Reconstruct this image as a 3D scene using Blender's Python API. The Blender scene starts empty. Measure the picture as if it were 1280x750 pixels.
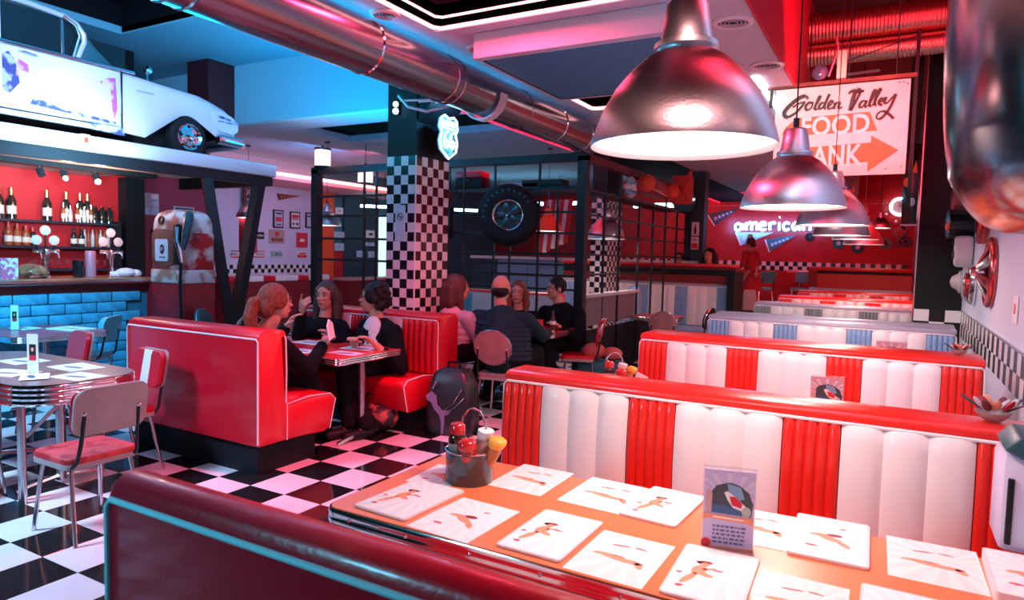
import bpy, bmesh, math, random
from mathutils import Vector, Matrix, noise
random.seed(7)
S = bpy.context.scene
COL = S.collection
PI = math.pi
# ---------------------------------------------------------------- camera
yaw, pit, rol = 0.509905, -0.066906, 0.024690
cy, sy, cp, sp = math.cos(yaw), math.sin(yaw), math.cos(pit), math.sin(pit)
f_ = Vector((-sy*cp, cy*cp, sp)); r_ = Vector((cy, sy, 0)); u_ = r_.cross(f_)
c_, s_ = math.cos(rol), math.sin(rol)
R_ = c_*r_ + s_*u_; U_ = -s_*r_ + c_*u_
cam_d = bpy.data.cameras.new('camera'); cam = bpy.data.objects.new('camera', cam_d); COL.objects.link(cam)
cam.matrix_world = Matrix(((R_.x, U_.x, -f_.x, 0), (R_.y, U_.y, -f_.y, 0), (R_.z, U_.z, -f_.z, 1.6396), (0, 0, 0, 1)))
cam_d.sensor_width = 36; cam_d.lens = 849.055/1280*36; cam_d.clip_start = .05
cam_d.dof.use_dof = True; cam_d.dof.focus_distance = 3.6; cam_d.dof.aperture_fstop = 3.2
S.camera = cam
# ---------------------------------------------------------------- exposure, world
S.view_settings.view_transform = 'Standard'; S.view_settings.look = 'None'
S.view_settings.gamma = 1; S.view_settings.exposure = 0.45; S.view_settings.use_curve_mapping = False
W = bpy.data.worlds.new('world'); S.world = W; W.use_nodes = True
W.node_tree.nodes['Background'].inputs[0].default_value = (0.06, 0.26, 0.36, 1)
W.node_tree.nodes['Background'].inputs[1].default_value = 0.015
# ---------------------------------------------------------------- room lights and added fill lights
def area(name, loc, size, col, power, direction=(0, 0, -1), sizey=None, spread=180):
    l = bpy.data.lights.new(name, 'AREA'); l.color = col; l.energy = power
    l.shape = 'RECTANGLE'; l.size = size; l.size_y = sizey or size; l.spread = math.radians(spread)
    o = bpy.data.objects.new(name, l); COL.objects.link(o); o.location = loc
    o.rotation_euler = Vector(direction).to_track_quat('-Z', 'Y').to_euler(); return o
def point(name, loc, col, power, rad=.05):
    l = bpy.data.lights.new(name, 'POINT'); l.color = col; l.energy = power; l.shadow_soft_size = rad
    o = bpy.data.objects.new(name, l); COL.objects.link(o); o.location = loc; return o
def spot(name, loc, target, col, power, ang=70, rad=.06, blend=.6):
    l = bpy.data.lights.new(name, 'SPOT'); l.color = col; l.energy = power; l.spot_size = math.radians(ang)
    l.spot_blend = blend; l.shadow_soft_size = rad
    o = bpy.data.objects.new(name, l); COL.objects.link(o); o.location = loc
    o.rotation_euler = (Vector(target)-Vector(loc)).to_track_quat('-Z', 'Y').to_euler(); return o
CY, RD, WM = (.28, .66, 1), (1, .06, .10), (1, .62, .50)
# cyan wash of the bar side: ceiling cove above the car and a wash down on car and floor
area('cove_light_cyan', (-5.6, 3.0, 3.5), 2.0, (.0, .52, .85), 85, (-.25, .7, 1))
area('cove_light_cyan_far', (-6.5, 7.2, 2.7), 1.5, (.0, .42, .85), 55, (0, .1, 1))
area('piping_fill_blue', (-3.2, -1.4, 2.3), .5, (.16, .72, 1), 11, (1.6, 2.5, -1.2), spread=90)  # added blue fill behind the camera for the near booth's piping
area('car_wash_light', (-5.5, 2.6, 3.9), .9, (.50, .58, 1), 34, (-1, .75, -.3), spread=80)
area('floor_wash_light', (-5.4, .2, 3.8), .8, (.42, .66, 1), 75, (.05, .45, -1), spread=80)
area('bar_front_light', (-5.6, 1.8, 3.3), .6, (.04, .60, 1), 34, (-1, .6, -.95), spread=60)
area('soffit_cyan', (-5.0, 3.4, 2.7), .6, (.0, .50, .95), 40, (.9, .25, .5), spread=120)
area('fascia_wash', (-5.9, 3.2, 2.2), .5, (.40, .72, 1), 26, (-1, .45, .16), spread=40)  # added fill to brighten the canopy fascia
area('lamp_side_red', (.55, 2.9, 3.7), .9, (1, .03, .07), 20, (-.8, 0, -.7), 2.0)  # added red panel for the near lamp shade to reflect
spot('aisle_pink', (-2.3, 3.5, 3.5), (-2.95, 3.75, 0), (1, .04, .13), 420, 62, rad=.02)
spot('column_red', (-2.95, 4.4, 3.2), (-4.29, 5.9, 1.7), (1, .05, .12), 130, 42)  # added red fill on the column's right face
spot('sign_wash', (-.75, 5.4, 3.2), (-.5, 7, 2.85), (1, .78, .68), 60, 60)  # added warm fill on the hanging sign
# red and pink side
area('aisle_red_light', (-2.4, 3.8, 3.55), .4, (1, .05, .14), 46, (-.15, .3, -1), spread=165)
area('booth_wash_light', (-.1, .9, 3.2), .3, (1, .45, .42), 5, (0, .8, -1), spread=90)
area('right_cove_red', (-.1, 5.6, 4.2), 1.2, (1, .03, .07), 70, (0, .3, .2), 4.0)
area('right_cove_red_far', (-.3, 12.5, 4.2), 1.2, (1, .04, .07), 130, (0, .35, -.6), 6.0)
area('far_wall_red', (-3.2, 17.4, 3.2), 5.0, (1, .01, .03), 55, (0, .85, -.25), .4)
area('middle_red', (-4.6, 9.6, 3.1), 1.6, (1, .05, .10), 9, (0, .2, -1), 3.0)
area('poster_wall_blue', (-9.3, 9.6, 2.9), 1.2, (.30, .50, 1), 26, (-1, .1, -.35), 2.0)
area('poster_wall_pink', (-9.6, 10.5, 2.9), .5, (1, .12, .2), 10, (-.8, .1, .6), 3.0)
area('right_wall_light', (.1, 3.2, 3.6), .5, (.52, .72, 1), 14, (.8, .45, -.9), 2.0, spread=120)
area('bar_red', (-9.2, 4.6, 2.5), .6, (1, .20, .14), 7, (-.6, 0, -.8), 3.0)
# ---------------------------------------------------------------- materials
MATS = {}
def mat(name, col, rough=.5, metal=0, coat=0, emis=None, estr=0, bump=0, bscale=40, vary=0, vscale=6, col2=None, spec=.5, alpha=1, trans=0):
    if name in MATS: return MATS[name]
    m = bpy.data.materials.new(name); m.use_nodes = True; MATS[name] = m
    n = m.node_tree; b = n.nodes['Principled BSDF']
    b.inputs['Base Color'].default_value = (*col, 1); b.inputs['Roughness'].default_value = rough
    b.inputs['Metallic'].default_value = metal; b.inputs['Coat Weight'].default_value = coat
    b.inputs['Coat Roughness'].default_value = .08; b.inputs['Specular IOR Level'].default_value = spec
    b.inputs['Transmission Weight'].default_value = trans; b.inputs['Alpha'].default_value = alpha
    if emis: b.inputs['Emission Color'].default_value = (*emis, 1); b.inputs['Emission Strength'].default_value = estr
    if bump or vary or col2:
        tc = n.nodes.new('ShaderNodeTexCoord')
    if bump:
        t = n.nodes.new('ShaderNodeTexNoise'); t.inputs['Scale'].default_value = bscale; t.inputs['Detail'].default_value = 3
        n.links.new(tc.outputs['Object'], t.inputs['Vector'])
        bp = n.nodes.new('ShaderNodeBump'); bp.inputs['Strength'].default_value = bump; bp.inputs['Distance'].default_value = .01
        n.links.new(t.outputs[0], bp.inputs['Height']); n.links.new(bp.outputs[0], b.inputs['Normal'])
    if vary or col2:
        t = n.nodes.new('ShaderNodeTexNoise'); t.inputs['Scale'].default_value = vscale; t.inputs['Detail'].default_value = 5
        n.links.new(tc.outputs['Object'], t.inputs['Vector'])
        r = n.nodes.new('ShaderNodeValToRGB'); c2 = col2 or tuple(c*(1-vary) for c in col)
        r.color_ramp.elements[0].position = .42 if not col2 else .40; r.color_ramp.elements[1].position = .62 if not col2 else .52
        r.color_ramp.elements[0].color = (*c2, 1); r.color_ramp.elements[1].color = (*col, 1)
        n.links.new(t.outputs[0], r.inputs[0]); n.links.new(r.outputs[0], b.inputs['Base Color'])
    return m
RED = mat('red_vinyl', (.60, .004, .020), .32, coat=.25, bump=.12, bscale=70)
ORED = mat('bright_red_vinyl', (.72, .020, .012), .30, coat=.25, bump=.10, bscale=70)
WHITE_V = mat('white_vinyl', (.80, .76, .76), .38, coat=.15, bump=.10, bscale=70)
BLUE_V = mat('blue_vinyl', (.20, .36, .58), .35, coat=.2, bump=.1, bscale=70)
GREY_V = mat('lilac_grey_vinyl', (.36, .36, .46), .38, coat=.2, bump=.1, bscale=70)
DGREY_V = mat('grey_vinyl', (.22, .24, .25), .42, bump=.1, bscale=70)
TEAL_V = mat('teal_vinyl', (.12, .46, .56), .35, coat=.2, bump=.1, bscale=70)
PINK_V = mat('faded_pink_vinyl', (.50, .22, .22), .5, bump=.2, bscale=50, vary=.25)
CREAM_V = mat('grey_back_vinyl', (.42, .38, .37), .55, bump=.3, bscale=160, vary=.15)
PIPE = mat('white_piping', (.80, .78, .78), .35)
BPIPE = mat('pale_blue_piping', (.38, .88, .98), .4)
BLACK = mat('black_paint', (.006, .009, .011), .5, spec=.25)
BLACKG = mat('black_gloss', (.008, .010, .012), .16)
DARK = mat('dark_plinth', (.006, .010, .012), .6, spec=.2)
STEEL = mat('black_steel', (.010, .018, .022), .4, spec=.35)
CHROME = mat('chrome', (.80, .82, .84), .10, metal=1)
CHROMER = mat('worn_chrome', (.62, .62, .64), .24, metal=1, bump=.1, bscale=20)
ALU = mat('brushed_aluminium', (.74, .72, .76), .30, metal=1, bump=.05, bscale=120)
DUCT = mat('galvanised_duct', (.27, .32, .37), .24, metal=1, bump=.12, bscale=5)
COPPER = mat('ribbed_duct_foil', (.60, .36, .28), .28, metal=1)
WHITEP = mat('white_paint', (.78, .78, .80), .6)
CEILP = mat('ceiling_blue_lit', (.50, .60, .70), .75, bump=.04, bscale=3)  # blue light on the ceiling is mixed into this colour
CEILD = mat('ceiling_black', (.006, .008, .010), .8, spec=.1)
BLUEW = mat('pale_blue_wall', (.62, .70, .82), .6, bump=.1, bscale=12)
REDW = mat('red_wall', (.42, .010, .016), .5, bump=.1, bscale=10, vary=.2, vscale=2)
DREDW = mat('dark_red_wall', (.20, .006, .012), .5)
TEALW = mat('dark_teal_paint', (.015, .06, .08), .5)
ORANGE = mat('orange_paint', (.90, .10, .02), .5)
TILEW = mat('white_floor_tile', (.78, .76, .80), .14, coat=.3, bump=.03, bscale=8, vary=.06, vscale=3)
TILEB = mat('black_floor_tile', (.010, .011, .013), .10, coat=.3, bump=.03, bscale=8)
WTILE = mat('white_wall_tile', (.80, .80, .80), .25)
BTILE = mat('black_wall_tile', (.010, .012, .014), .22)
BRICK = mat('blue_painted_brick', (.055, .33, .50), .45, bump=.6, bscale=22, vary=.25, vscale=9)
MORTAR = mat('dark_blue_mortar', (.02, .12, .18), .8)
TABLE_O = mat('orange_red_laminate', (.90, .21, .08), .30, coat=.2)
TABLE_R = mat('red_laminate', (.62, .02, .03), .28, coat=.2)
TABLE_G = mat('grey_brown_laminate', (.20, .13, .12), .30, coat=.2)
WOOD = mat('warm_counter_top', (.62, .22, .10), .2, coat=.4, vary=.3, vscale=8)
DWOOD = mat('dark_red_wood', (.10, .012, .014), .4)
PAPER = mat('white_paper', (.85, .83, .82), .6)
GREYP = mat('grey_paper', (.45, .45, .5), .6)
SALMON = mat('salmon_print', (.84, .30, .18), .6)
BROWNP = mat('brown_print', (.22, .04, .02), .6)
BLACKP = mat('black_print', (.01, .01, .012), .6)
REDP = mat('red_print', (.65, .02, .04), .5)
PALEBL = mat('pale_blue_print', (.45, .62, .75), .6)
LILAC = mat('lilac_print', (.56, .50, .72), .5)
GLASSC = mat('clear_acrylic', (.95, .95, 1), .05, trans=.9)
GLASS = mat('clear_glass', (.9, .95, 1), .03, trans=1)
GLASSCAR = mat('car_glass', (.10, .38, .46), .05, trans=.7)
GLASSDK = mat('dark_car_glass', (.010, .022, .028), .06, trans=.25, spec=.4)
BOTTLE = mat('dark_bottle_glass', (.012, .016, .012), .06, coat=.5)
AMBER = mat('amber_bottle_glass', (.32, .07, .02), .08, coat=.5)
CLEARB = mat('pale_bottle', (.55, .50, .48), .08, coat=.5)
GOLD = mat('gold_foil', (.75, .45, .16), .3, metal=1)
LABELP = mat('cream_label', (.75, .62, .48), .6)
NEONW = mat('neon_white_blue', (.8, .95, 1), .4, emis=(.45, .84, 1), estr=4)
NEONB = mat('neon_ice_blue', (.6, .9, 1), .4, emis=(.30, .70, 1), estr=6)
NEONP = mat('neon_pink', (1, .6, .55), .4, emis=(1, .36, .34), estr=3.2)
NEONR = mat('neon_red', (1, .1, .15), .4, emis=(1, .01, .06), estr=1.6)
NEONWW = mat('neon_white', (1, .95, .95), .4, emis=(1, .85, .86), estr=12)
LAMPIN = mat('lamp_diffuser', (1, .96, .94), .5, emis=(1, .90, .84), estr=3.2)
BULBW = mat('warm_bulb', (1, .8, .6), .5, emis=(1, .70, .42), estr=60)
LANTERN = mat('frosted_lantern_glass', (.9, .8, .75), .5, emis=(1, .55, .42), estr=2.2)
CARW = mat('chalky_white_car_paint', (.78, .78, .84), .42, bump=.1, bscale=6, vary=.12, vscale=1.5)
CARRUST = mat('rust_stain', (.05, .06, .22), .7, col2=(.45, .47, .68), vscale=9)
CARPINK = mat('pink_rust_stain', (.55, .10, .36), .6, col2=(.70, .50, .70), vscale=7)
RUBBER = mat('tyre_rubber', (.008, .010, .012), .6, spec=.3, bump=.2, bscale=60)
PUMPW = mat('flaking_pump_enamel', (.66, .58, .55), .5, col2=(.42, .10, .07), vscale=5, bump=.3, bscale=30)
PUMPR = mat('worn_red_enamel', (.44, .015, .018), .45, col2=(.60, .50, .48), vscale=4.0)
PUMPRED = mat('pump_base_red', (.36, .010, .018), .4, vary=.3)
RUSTY = mat('rusty_brown_metal', (.20, .065, .045), .7, bump=.4, bscale=40, vary=.4)
SKIN = mat('skin', (.62, .30, .22), .5)
HAIRD = mat('dark_hair', (.010, .007, .007), .5, spec=.3, bump=.6, bscale=120)
HAIRB = mat('brown_hair', (.07, .025, .018), .45, bump=.6, bscale=120)
HAIRR = mat('auburn_hair', (.34, .075, .04), .45, bump=.7, bscale=120, vary=.4, vscale=40)
CLOTHB = mat('black_cloth', (.005, .007, .009), .9, spec=.12, bump=.3, bscale=60)
CLOTHN = mat('navy_quilted_cloth', (.006, .028, .040), .7, spec=.25, bump=.2, bscale=60)
CLOTHW = mat('white_cloth', (.72, .68, .70), .8, bump=.3, bscale=40)
CLOTHP = mat('pale_pink_cloth', (.58, .34, .42), .8, bump=.3, bscale=40)
CLOTHR = mat('red_cloth', (.50, .02, .035), .8, bump=.2, bscale=40)
CLOTHG = mat('dark_grey_trousers', (.009, .010, .013), .9, spec=.1)
EYEW = mat('eye_white', (.38, .30, .28), .3)
LIP = mat('lip_red', (.45, .06, .06), .4)
KETCH = mat('ketchup_bottle_red', (.50, .015, .02), .15, coat=.5)
YELLOW = mat('yellow_cap', (.90, .42, .06), .35)
FLAGR = mat('flag_red', (.5, .02, .04), .7)
GREENL = mat('dark_leaf', (.03, .05, .045), .5)
SHELLC = mat('dented_chrome_shell', (.30, .29, .30), .20, metal=1, bump=.25, bscale=2.2)
SIGNW = mat('sign_white_board', (.82, .74, .70), .6, vary=.08, vscale=3)
SIGNO = mat('sign_orange', (.84, .17, .06), .6, vary=.12, vscale=10)
SIGNK = mat('sign_dark_brown_ink', (.012, .007, .008), .5)
SIGNF = mat('sign_white_letters', (.86, .80, .76), .6)
PURP = mat('pale_purple_print', (.17, .15, .27), .6)
# ---------------------------------------------------------------- geometry helpers
class MB:
    """collects vertices and faces of ONE mesh object"""
    def __init__(s): s.v = []; s.f = []; s.m = []; s.mi = 0
    def add(s, vs, fs, M=None):
        o = len(s.v)
        s.v += [tuple(M @ Vector(p)) for p in vs] if M is not None else [tuple(p) for p in vs]
        s.f += [tuple(i+o for i in q) for q in fs]; s.m += [s.mi]*len(fs); return s
    def box(s, x0, x1, y0, y1, z0, z1, M=None):
        return s.add([(x, y, z) for x in (x0, x1) for y in (y0, y1) for z in (z0, z1)],
                     [(0, 1, 3, 2), (4, 6, 7, 5), (0, 4, 5, 1), (2, 3, 7, 6), (0, 2, 6, 4), (1, 5, 7, 3)], M)
    def bar(s, a, b, w, h=None):
        a, b = Vector(a), Vector(b); d = b-a; L = d.length; h = h or w
        q = d.to_track_quat('Y', 'Z').to_matrix().to_4x4(); q.translation = a
        return s.box(-w/2, w/2, 0, L, -h/2, h/2, q)
    def lathe(s, prof, seg=24, M=None, a0=0, a1=2*PI):
        full = abs(a1-a0-2*PI) < 1e-6; n = seg if full else seg+1
        vs = []; fs = []
        for i in range(n):
            a = a0+(a1-a0)*i/seg
            for r, z in prof: vs.append((r*math.cos(a), r*math.sin(a), z))
        k = len(prof)
        for i in range(seg):
            j = (i+1) % n
            for t in range(k-1): fs.append((i*k+t, j*k+t, j*k+t+1, i*k+t+1))
        return s.add(vs, fs, M)
    def cyl(s, a, b, r0, r1=None, seg=14, caps=True):
        a, b = Vector(a), Vector(b); r1 = r0 if r1 is None else r1; L = (b-a).length
        q = (b-a).to_track_quat('Z', 'Y').to_matrix().to_4x4(); q.translation = a
        p = [(r0, 0), (r1, L)]
        if caps: p = [(0.0001, 0)]+p+[(0.0001, L)]
        return s.lathe(p, seg, q)
    def tube(s, pts, r, seg=8, closed=False, caps=True):
        pts = [Vector(p) for p in pts]; n = len(pts); vs = []; fs = []
        up = None
        for i, p in enumerate(pts):
            if closed: t = pts[(i+1) % n]-pts[i-1]
            else: t = pts[min(i+1, n-1)]-pts[max(i-1, 0)]
            t.normalize()
            if up is None: up = Vector((0, 0, 1)) if abs(t.z) < .9 else Vector((1, 0, 0))
            x = up-t*up.dot(t)
            if x.length < 1e-5: x = t.orthogonal()
            x.normalize(); y = t.cross(x); up = x
            rr = r[i] if isinstance(r, (list, tuple)) else r
            for k in range(seg):
                a = 2*PI*k/seg; vs.append(p+(x*math.cos(a)+y*math.sin(a))*rr)
        m = n if closed else n-1
        for i in range(m):
            for k in range(seg):
                j = (i+1) % n; fs.append((i*seg+k, i*seg+(k+1) % seg, j*seg+(k+1) % seg, j*seg+k))
        if caps and not closed: fs += [tuple(range(seg))[::-1], tuple((n-1)*seg+k for k in range(seg))]
        return s.add(vs, fs)
    def ball(s, c, rx, ry=None, rz=None, seg=14, rings=9, M=None):
        ry = ry or rx; rz = rz or rx; vs = []; fs = []
        for i in range(rings+1):
            t = PI*i/rings
            for k in range(seg):
                a = 2*PI*k/seg; vs.append((c[0]+rx*math.sin(t)*math.cos(a), c[1]+ry*math.sin(t)*math.sin(a), c[2]+rz*math.cos(t)))
        for i in range(rings):
            for k in range(seg):
                fs.append((i*seg+k, i*seg+(k+1) % seg, (i+1)*seg+(k+1) % seg, (i+1)*seg+k))
        return s.add(vs, fs, M)
    def prism(s, poly, h0, h1, axis='z', M=None):
        """poly: 2D outline; axis z: (x,y)+z ; x: (y,z)+x ; y: (x,z)+y"""
        n = len(poly)
        P = {'z': lambda p, h: (p[0], p[1], h), 'x': lambda p, h: (h, p[0], p[1]), 'y': lambda p, h: (p[0], h, p[1])}[axis]
        vs = [P(p, h0) for p in poly]+[P(p, h1) for p in poly]
        fs = [tuple(range(n))[::-1], tuple(range(n, 2*n))]+[(i, (i+1) % n, (i+1) % n+n, i+n) for i in range(n)]
        return s.add(vs, fs, M)
    def build(s, name, m, parent=None, bevel=0, loc=None, smooth=35, rot=None, bseg=2):
        me = bpy.data.meshes.new(name); me.from_pydata(s.v, [], s.f)
        bm = bmesh.new(); bm.from_mesh(me)
        for i, f in enumerate(bm.faces): f.material_index = s.m[i]
        bmesh.ops.remove_doubles(bm, verts=bm.verts, dist=1e-5)
        bmesh.ops.recalc_face_normals(bm, faces=bm.faces)
        if bevel:
            es = [e for e in bm.edges if len(e.link_faces) == 2 and e.calc_face_angle(0) > .5]
            bmesh.ops.bevel(bm, geom=es, offset=bevel, segments=bseg, affect='EDGES', profile=.5)
        bm.to_mesh(me); bm.free()
        for x in (m if isinstance(m, (list, tuple)) else [m]): me.materials.append(x)
        if smooth:
            me.shade_smooth(); me.set_sharp_from_angle(angle=math.radians(smooth))
        o = bpy.data.objects.new(name, me); COL.objects.link(o)
        if parent: o.parent = parent
        if loc: o.location = loc
        if rot: o.rotation_euler = rot
        return o
def tag(o, label=None, cat=None, group=None, kind=None):
    if label: o['label'] = label
    if cat: o['category'] = cat
    if group: o['group'] = group
    if kind: o['kind'] = kind
    return o
def thing(name, label, cat, loc=(0, 0, 0), rz=0, group=None):
    o = bpy.data.objects.new(name, None); COL.objects.link(o); o.location = loc; o.rotation_euler = (0, 0, rz)
    o.empty_display_size = .1
    return tag(o, label, cat, group)
def dup(o, loc=None, rz=None, label=None, parent=None, scale=None, rot=None):
    c = o.copy(); COL.objects.link(c)
    if parent: c.parent = parent
    for ch in list(o.children): dup(ch, parent=c)
    if loc is not None: c.location = loc
    if rz is not None: c.rotation_euler = (0, 0, rz)
    if rot is not None: c.rotation_euler = rot
    if scale: c.scale = (scale,)*3 if not isinstance(scale, tuple) else scale
    if label: c['label'] = label
    return c
def struct(o): o['kind'] = 'structure'; return o
def rrect(x0, x1, y0, y1, r, n=5):
    P = []
    for (cx, cyy, a) in ((x1-r, y1-r, 0), (x0+r, y1-r, 90), (x0+r, y0+r, 180), (x1-r, y0+r, 270)):
        for i in range(n+1):
            t = math.radians(a+90*i/n); P.append((cx+r*math.cos(t), cyy+r*math.sin(t)))
    return P
def _brush():
    n = ALU.node_tree; b = n.nodes['Principled BSDF']; b.inputs['Anisotropic'].default_value = .8
    t = n.nodes.new('ShaderNodeTangent'); t.direction_type = 'RADIAL'; t.axis = 'Z'; n.links.new(t.outputs[0], b.inputs['Tangent'])
_brush()
def text_obj(txt, size, m, parent, M, depth=.002, name='lettering', shear=0, sx=1, bold=0, align='CENTER', spacing=1):
    cu = bpy.data.curves.new(name, 'FONT'); cu.body = txt; cu.size = size; cu.extrude = depth; cu.align_x = align; cu.align_y = 'CENTER'
    cu.shear = shear; cu.offset = bold; cu.space_character = spacing; cu.resolution_u = 3
    t = bpy.data.objects.new('tmp', cu); COL.objects.link(t)
    dg = bpy.context.evaluated_depsgraph_get(); me = bpy.data.meshes.new_from_object(t.evaluated_get(dg))
    bpy.data.objects.remove(t); me.transform(Matrix.Diagonal((sx, 1, 1, 1))); me.transform(M); me.materials.clear(); me.materials.append(m)
    o = bpy.data.objects.new(name, me); COL.objects.link(o)
    if parent: o.parent = parent
    return o
def MX(loc, rx=0, ry=0, rz=0):
    from mathutils import Euler
    m = Euler((rx, ry, rz), 'XYZ').to_matrix().to_4x4(); m.translation = loc; return m
# a wall-text frame: letters upright, facing -Y (toward the camera) or facing +X
FACE_Y = lambda loc: MX(loc, PI/2, 0, 0)
FACE_X = lambda loc: MX(loc, PI/2, 0, PI/2)
ORD = ['first', 'second', 'third', 'fourth', 'fifth', 'sixth', 'seventh', 'eighth', 'ninth', 'tenth', 'eleventh', 'twelfth']
# ================================================================ THE SETTING
fl = struct(MB().box(-12.4, .9, -2, 21, -.2, -.010).build('floor', MORTAR if False else DARK, smooth=0))
T = .33; OX, OY = -4.79193, 3.15240
def proj(X, Y, Z):
    d = Vector((X, Y, Z-1.6396)); w = d.dot(f_)
    return (640+849.055*d.dot(R_)/w, 375-849.055*d.dot(U_)/w, w) if w > .1 else (9e9, 9e9, w)
tm = {}
for k, m in ((1, TILEW), (0, TILEB)):
    tm[k] = MB().box(-.1638, .1638, -.1638, .1638, -.010, 0)
    o = tm[k].build('floor_tile', m, fl, bevel=.0012, smooth=0, bseg=1); tm[k] = o.data; bpy.data.objects.remove(o)
cand = []; rest = MB()
for i in range(-23, 17):
    for j in range(-13, 52):
        X, Y = OX+(i+.5)*T, OY+(j+.5)*T
        if not (-12.3 < X < .75): continue
        px, py, w = proj(X, Y, 0)
        vis = -30 < px < 1300 and -30 < py < 780 and w > .3 and w < 9.5
        if X > -1.75 and Y < 12: vis = False
        if X < -8.1: vis = False
        if vis: cand.append((w, i, j, X, Y))
        else:
            rest.mi = (i+j) % 2; rest.box(X-.1638, X+.1638, Y-.1638, Y+.1638, -.010, 0)
cand.sort()
for n, (w, i, j, X, Y) in enumerate(cand):
    if n < 298:
        o = bpy.data.objects.new('floor_tile', tm[(i+j) % 2]); COL.objects.link(o); o.parent = fl; o.location = (X, Y, 0)
    else:
        rest.mi = (i+j) % 2; rest.box(X-.1638, X+.1638, Y-.1638, Y+.1638, -.010, 0)
tag(rest.build('far_floor_tiles', [TILEB, TILEW], fl, smooth=0), kind='stuff')
# raised platform at the far end
struct(MB().box(-12.4, .4, 15.0, 20.2, 0, .52).build('trim_1', DARK, smooth=0))
# --- walls
wr = struct(MB().box(.72, .9, -2, 9.5, 0, 4.4).build('wall_right', BLUEW, smooth=0))
pil = struct(MB().box(.24, .9, 9.5, 10.1, 0, 4.4).build('wall_pillar', BLACK, smooth=0))
ce = MB().box(.228, .24, 9.488, 9.5, 1.11, 4.4).build('corner_trim', CHROMER, pil, smooth=0)
struct(MB().box(.40, .9, 10.1, 20.2, 0, 4.4).build('wall_right_far', REDW, smooth=0))
wf = struct(MB().box(-12.4, .9, 20.0, 20.2, 0, 4.6).build('wall_back', REDW, smooth=0))
wl = struct(MB().box(-12.2, -12.0, 8.98, 11.98, 0, 4.6).build('wall_left', mat('white_poster_wall', (.60, .64, .76), .6, bump=.08, bscale=6), smooth=0))
struct(MB().box(-12.2, -12.0, 6.3, 8.98, 0, 4.6).build('wall_left_passage', mat('maroon_wall', (.26, .012, .05), .55), smooth=0))
struct(MB().box(-12.2, -12.0, 11.98, 20.0, 0, 4.6).build('wall_left_far', mat('teal_wall', (.05, .16, .20), .6), smooth=0))
struct(MB().box(-12.0, -11.93, 11.98, 12.36, 0, 3.2).build('trim_2', ORANGE, smooth=0))
struct(MB().box(-12.0, -11.94, 12.36, 12.70, 0, 1.62).build('trim_3', mat('red_panel', (.5, .01, .02), .5), smooth=0))
dw = MB().box(-12.0, -11.92, 12.72, 14.0, 0, 3.0).build('door_1', TEALW, smooth=0); struct(dw)
MB().box(-11.92, -11.90, 13.42, 13.46, .1, 2.9).build('door_seam', BLACK, dw, smooth=0)
struct(MB().box(-12.0, -11.90, 14.02, 14.30, .9, 2.6).build('window_1', mat('lit_glazing', (.8, .95, 1), .3, emis=(.55, .9, 1), estr=.9), smooth=0))
wb = struct(MB().box(-10.2, -10.0, -2, 6.05, 0, 4.6).build('wall_bar', mat('bar_back_red', (.52, .012, .016), .5, bump=.05), smooth=0))
MB().box(-10.0, -9.97, -2, 6.05, 2.95, 4.5).build('dark_frieze', mat('dark_teal_frieze', (.012, .05, .065), .6), wb, smooth=0)
MB().box(-12.0, -10.0, 6.05, 6.2, 2.9, 4.6).build('dark_lintel', BLACK, wb, smooth=0)
MB().box(-9.99, -9.80, 5.93, 6.22, 0, 2.62).build('end_post', BLACK, wb, smooth=0)
struct(MB().box(-9.75, -9.25, 6.9, 7.37, 3.3, 4.5).build('trim_4', mat('dark_maroon_box', (.05, .006, .01), .6), smooth=0))
# --- checker friezes: every tile its own piece
def band(parent, n, fn, dims, mats=(WTILE, BTILE), off=0, rows=2):
    """fn(k,row)->loc ; dims half sizes"""
    me = []
    for m in mats:
        o = MB().box(-dims[0], dims[0], -dims[1], dims[1], -dims[2], dims[2]).build('wall_tile', m, None, smooth=0)
        me.append(o.data); bpy.data.objects.remove(o)
    for k in range(n):
        for r in range(rows):
            o = bpy.data.objects.new('wall_tile', me[(k+r+off) % 2]); COL.objects.link(o); o.parent = parent; o.location = fn(k, r)
s_ = .142
band(wr, 38, lambda k, r: (.714, 9.5-s_*(k+.5), 1.108-s_*(r+.5)), (.006, s_/2-.002, s_/2-.002))
band(pil, 3, lambda k, r: (.24+.16*(k+.5), 9.494, 1.108-s_*(r+.5)), (.078, .006, s_/2-.002))
MB().box(.704, .72, 4.1, 9.5, 1.108, 1.126).build('rail', CHROMER, wr, smooth=0)
q = .09
band(wl, 29, lambda k, r: (-11.994, 9.33+q*(k+.5), 1.285-q*(r+.5)), (.006, q/2-.002, q/2-.002))
g = MB()
for k in range(76):
    for r in range(2):
        g.mi = (k+r) % 2; x = -8.6+.117*k; g.box(x+.001, x+.116, 19.985, 20.0, 1.62-.115*(r+1)+.001, 1.62-.115*r)
tag(g.build('far_checker_band', [WTILE, BTILE], wf, smooth=0), kind='stuff')
MB().box(-8.5, .4, 19.98, 20.0, 3.17, 3.19).build('picture_rail', PINK_V, wf, smooth=0)
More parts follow.
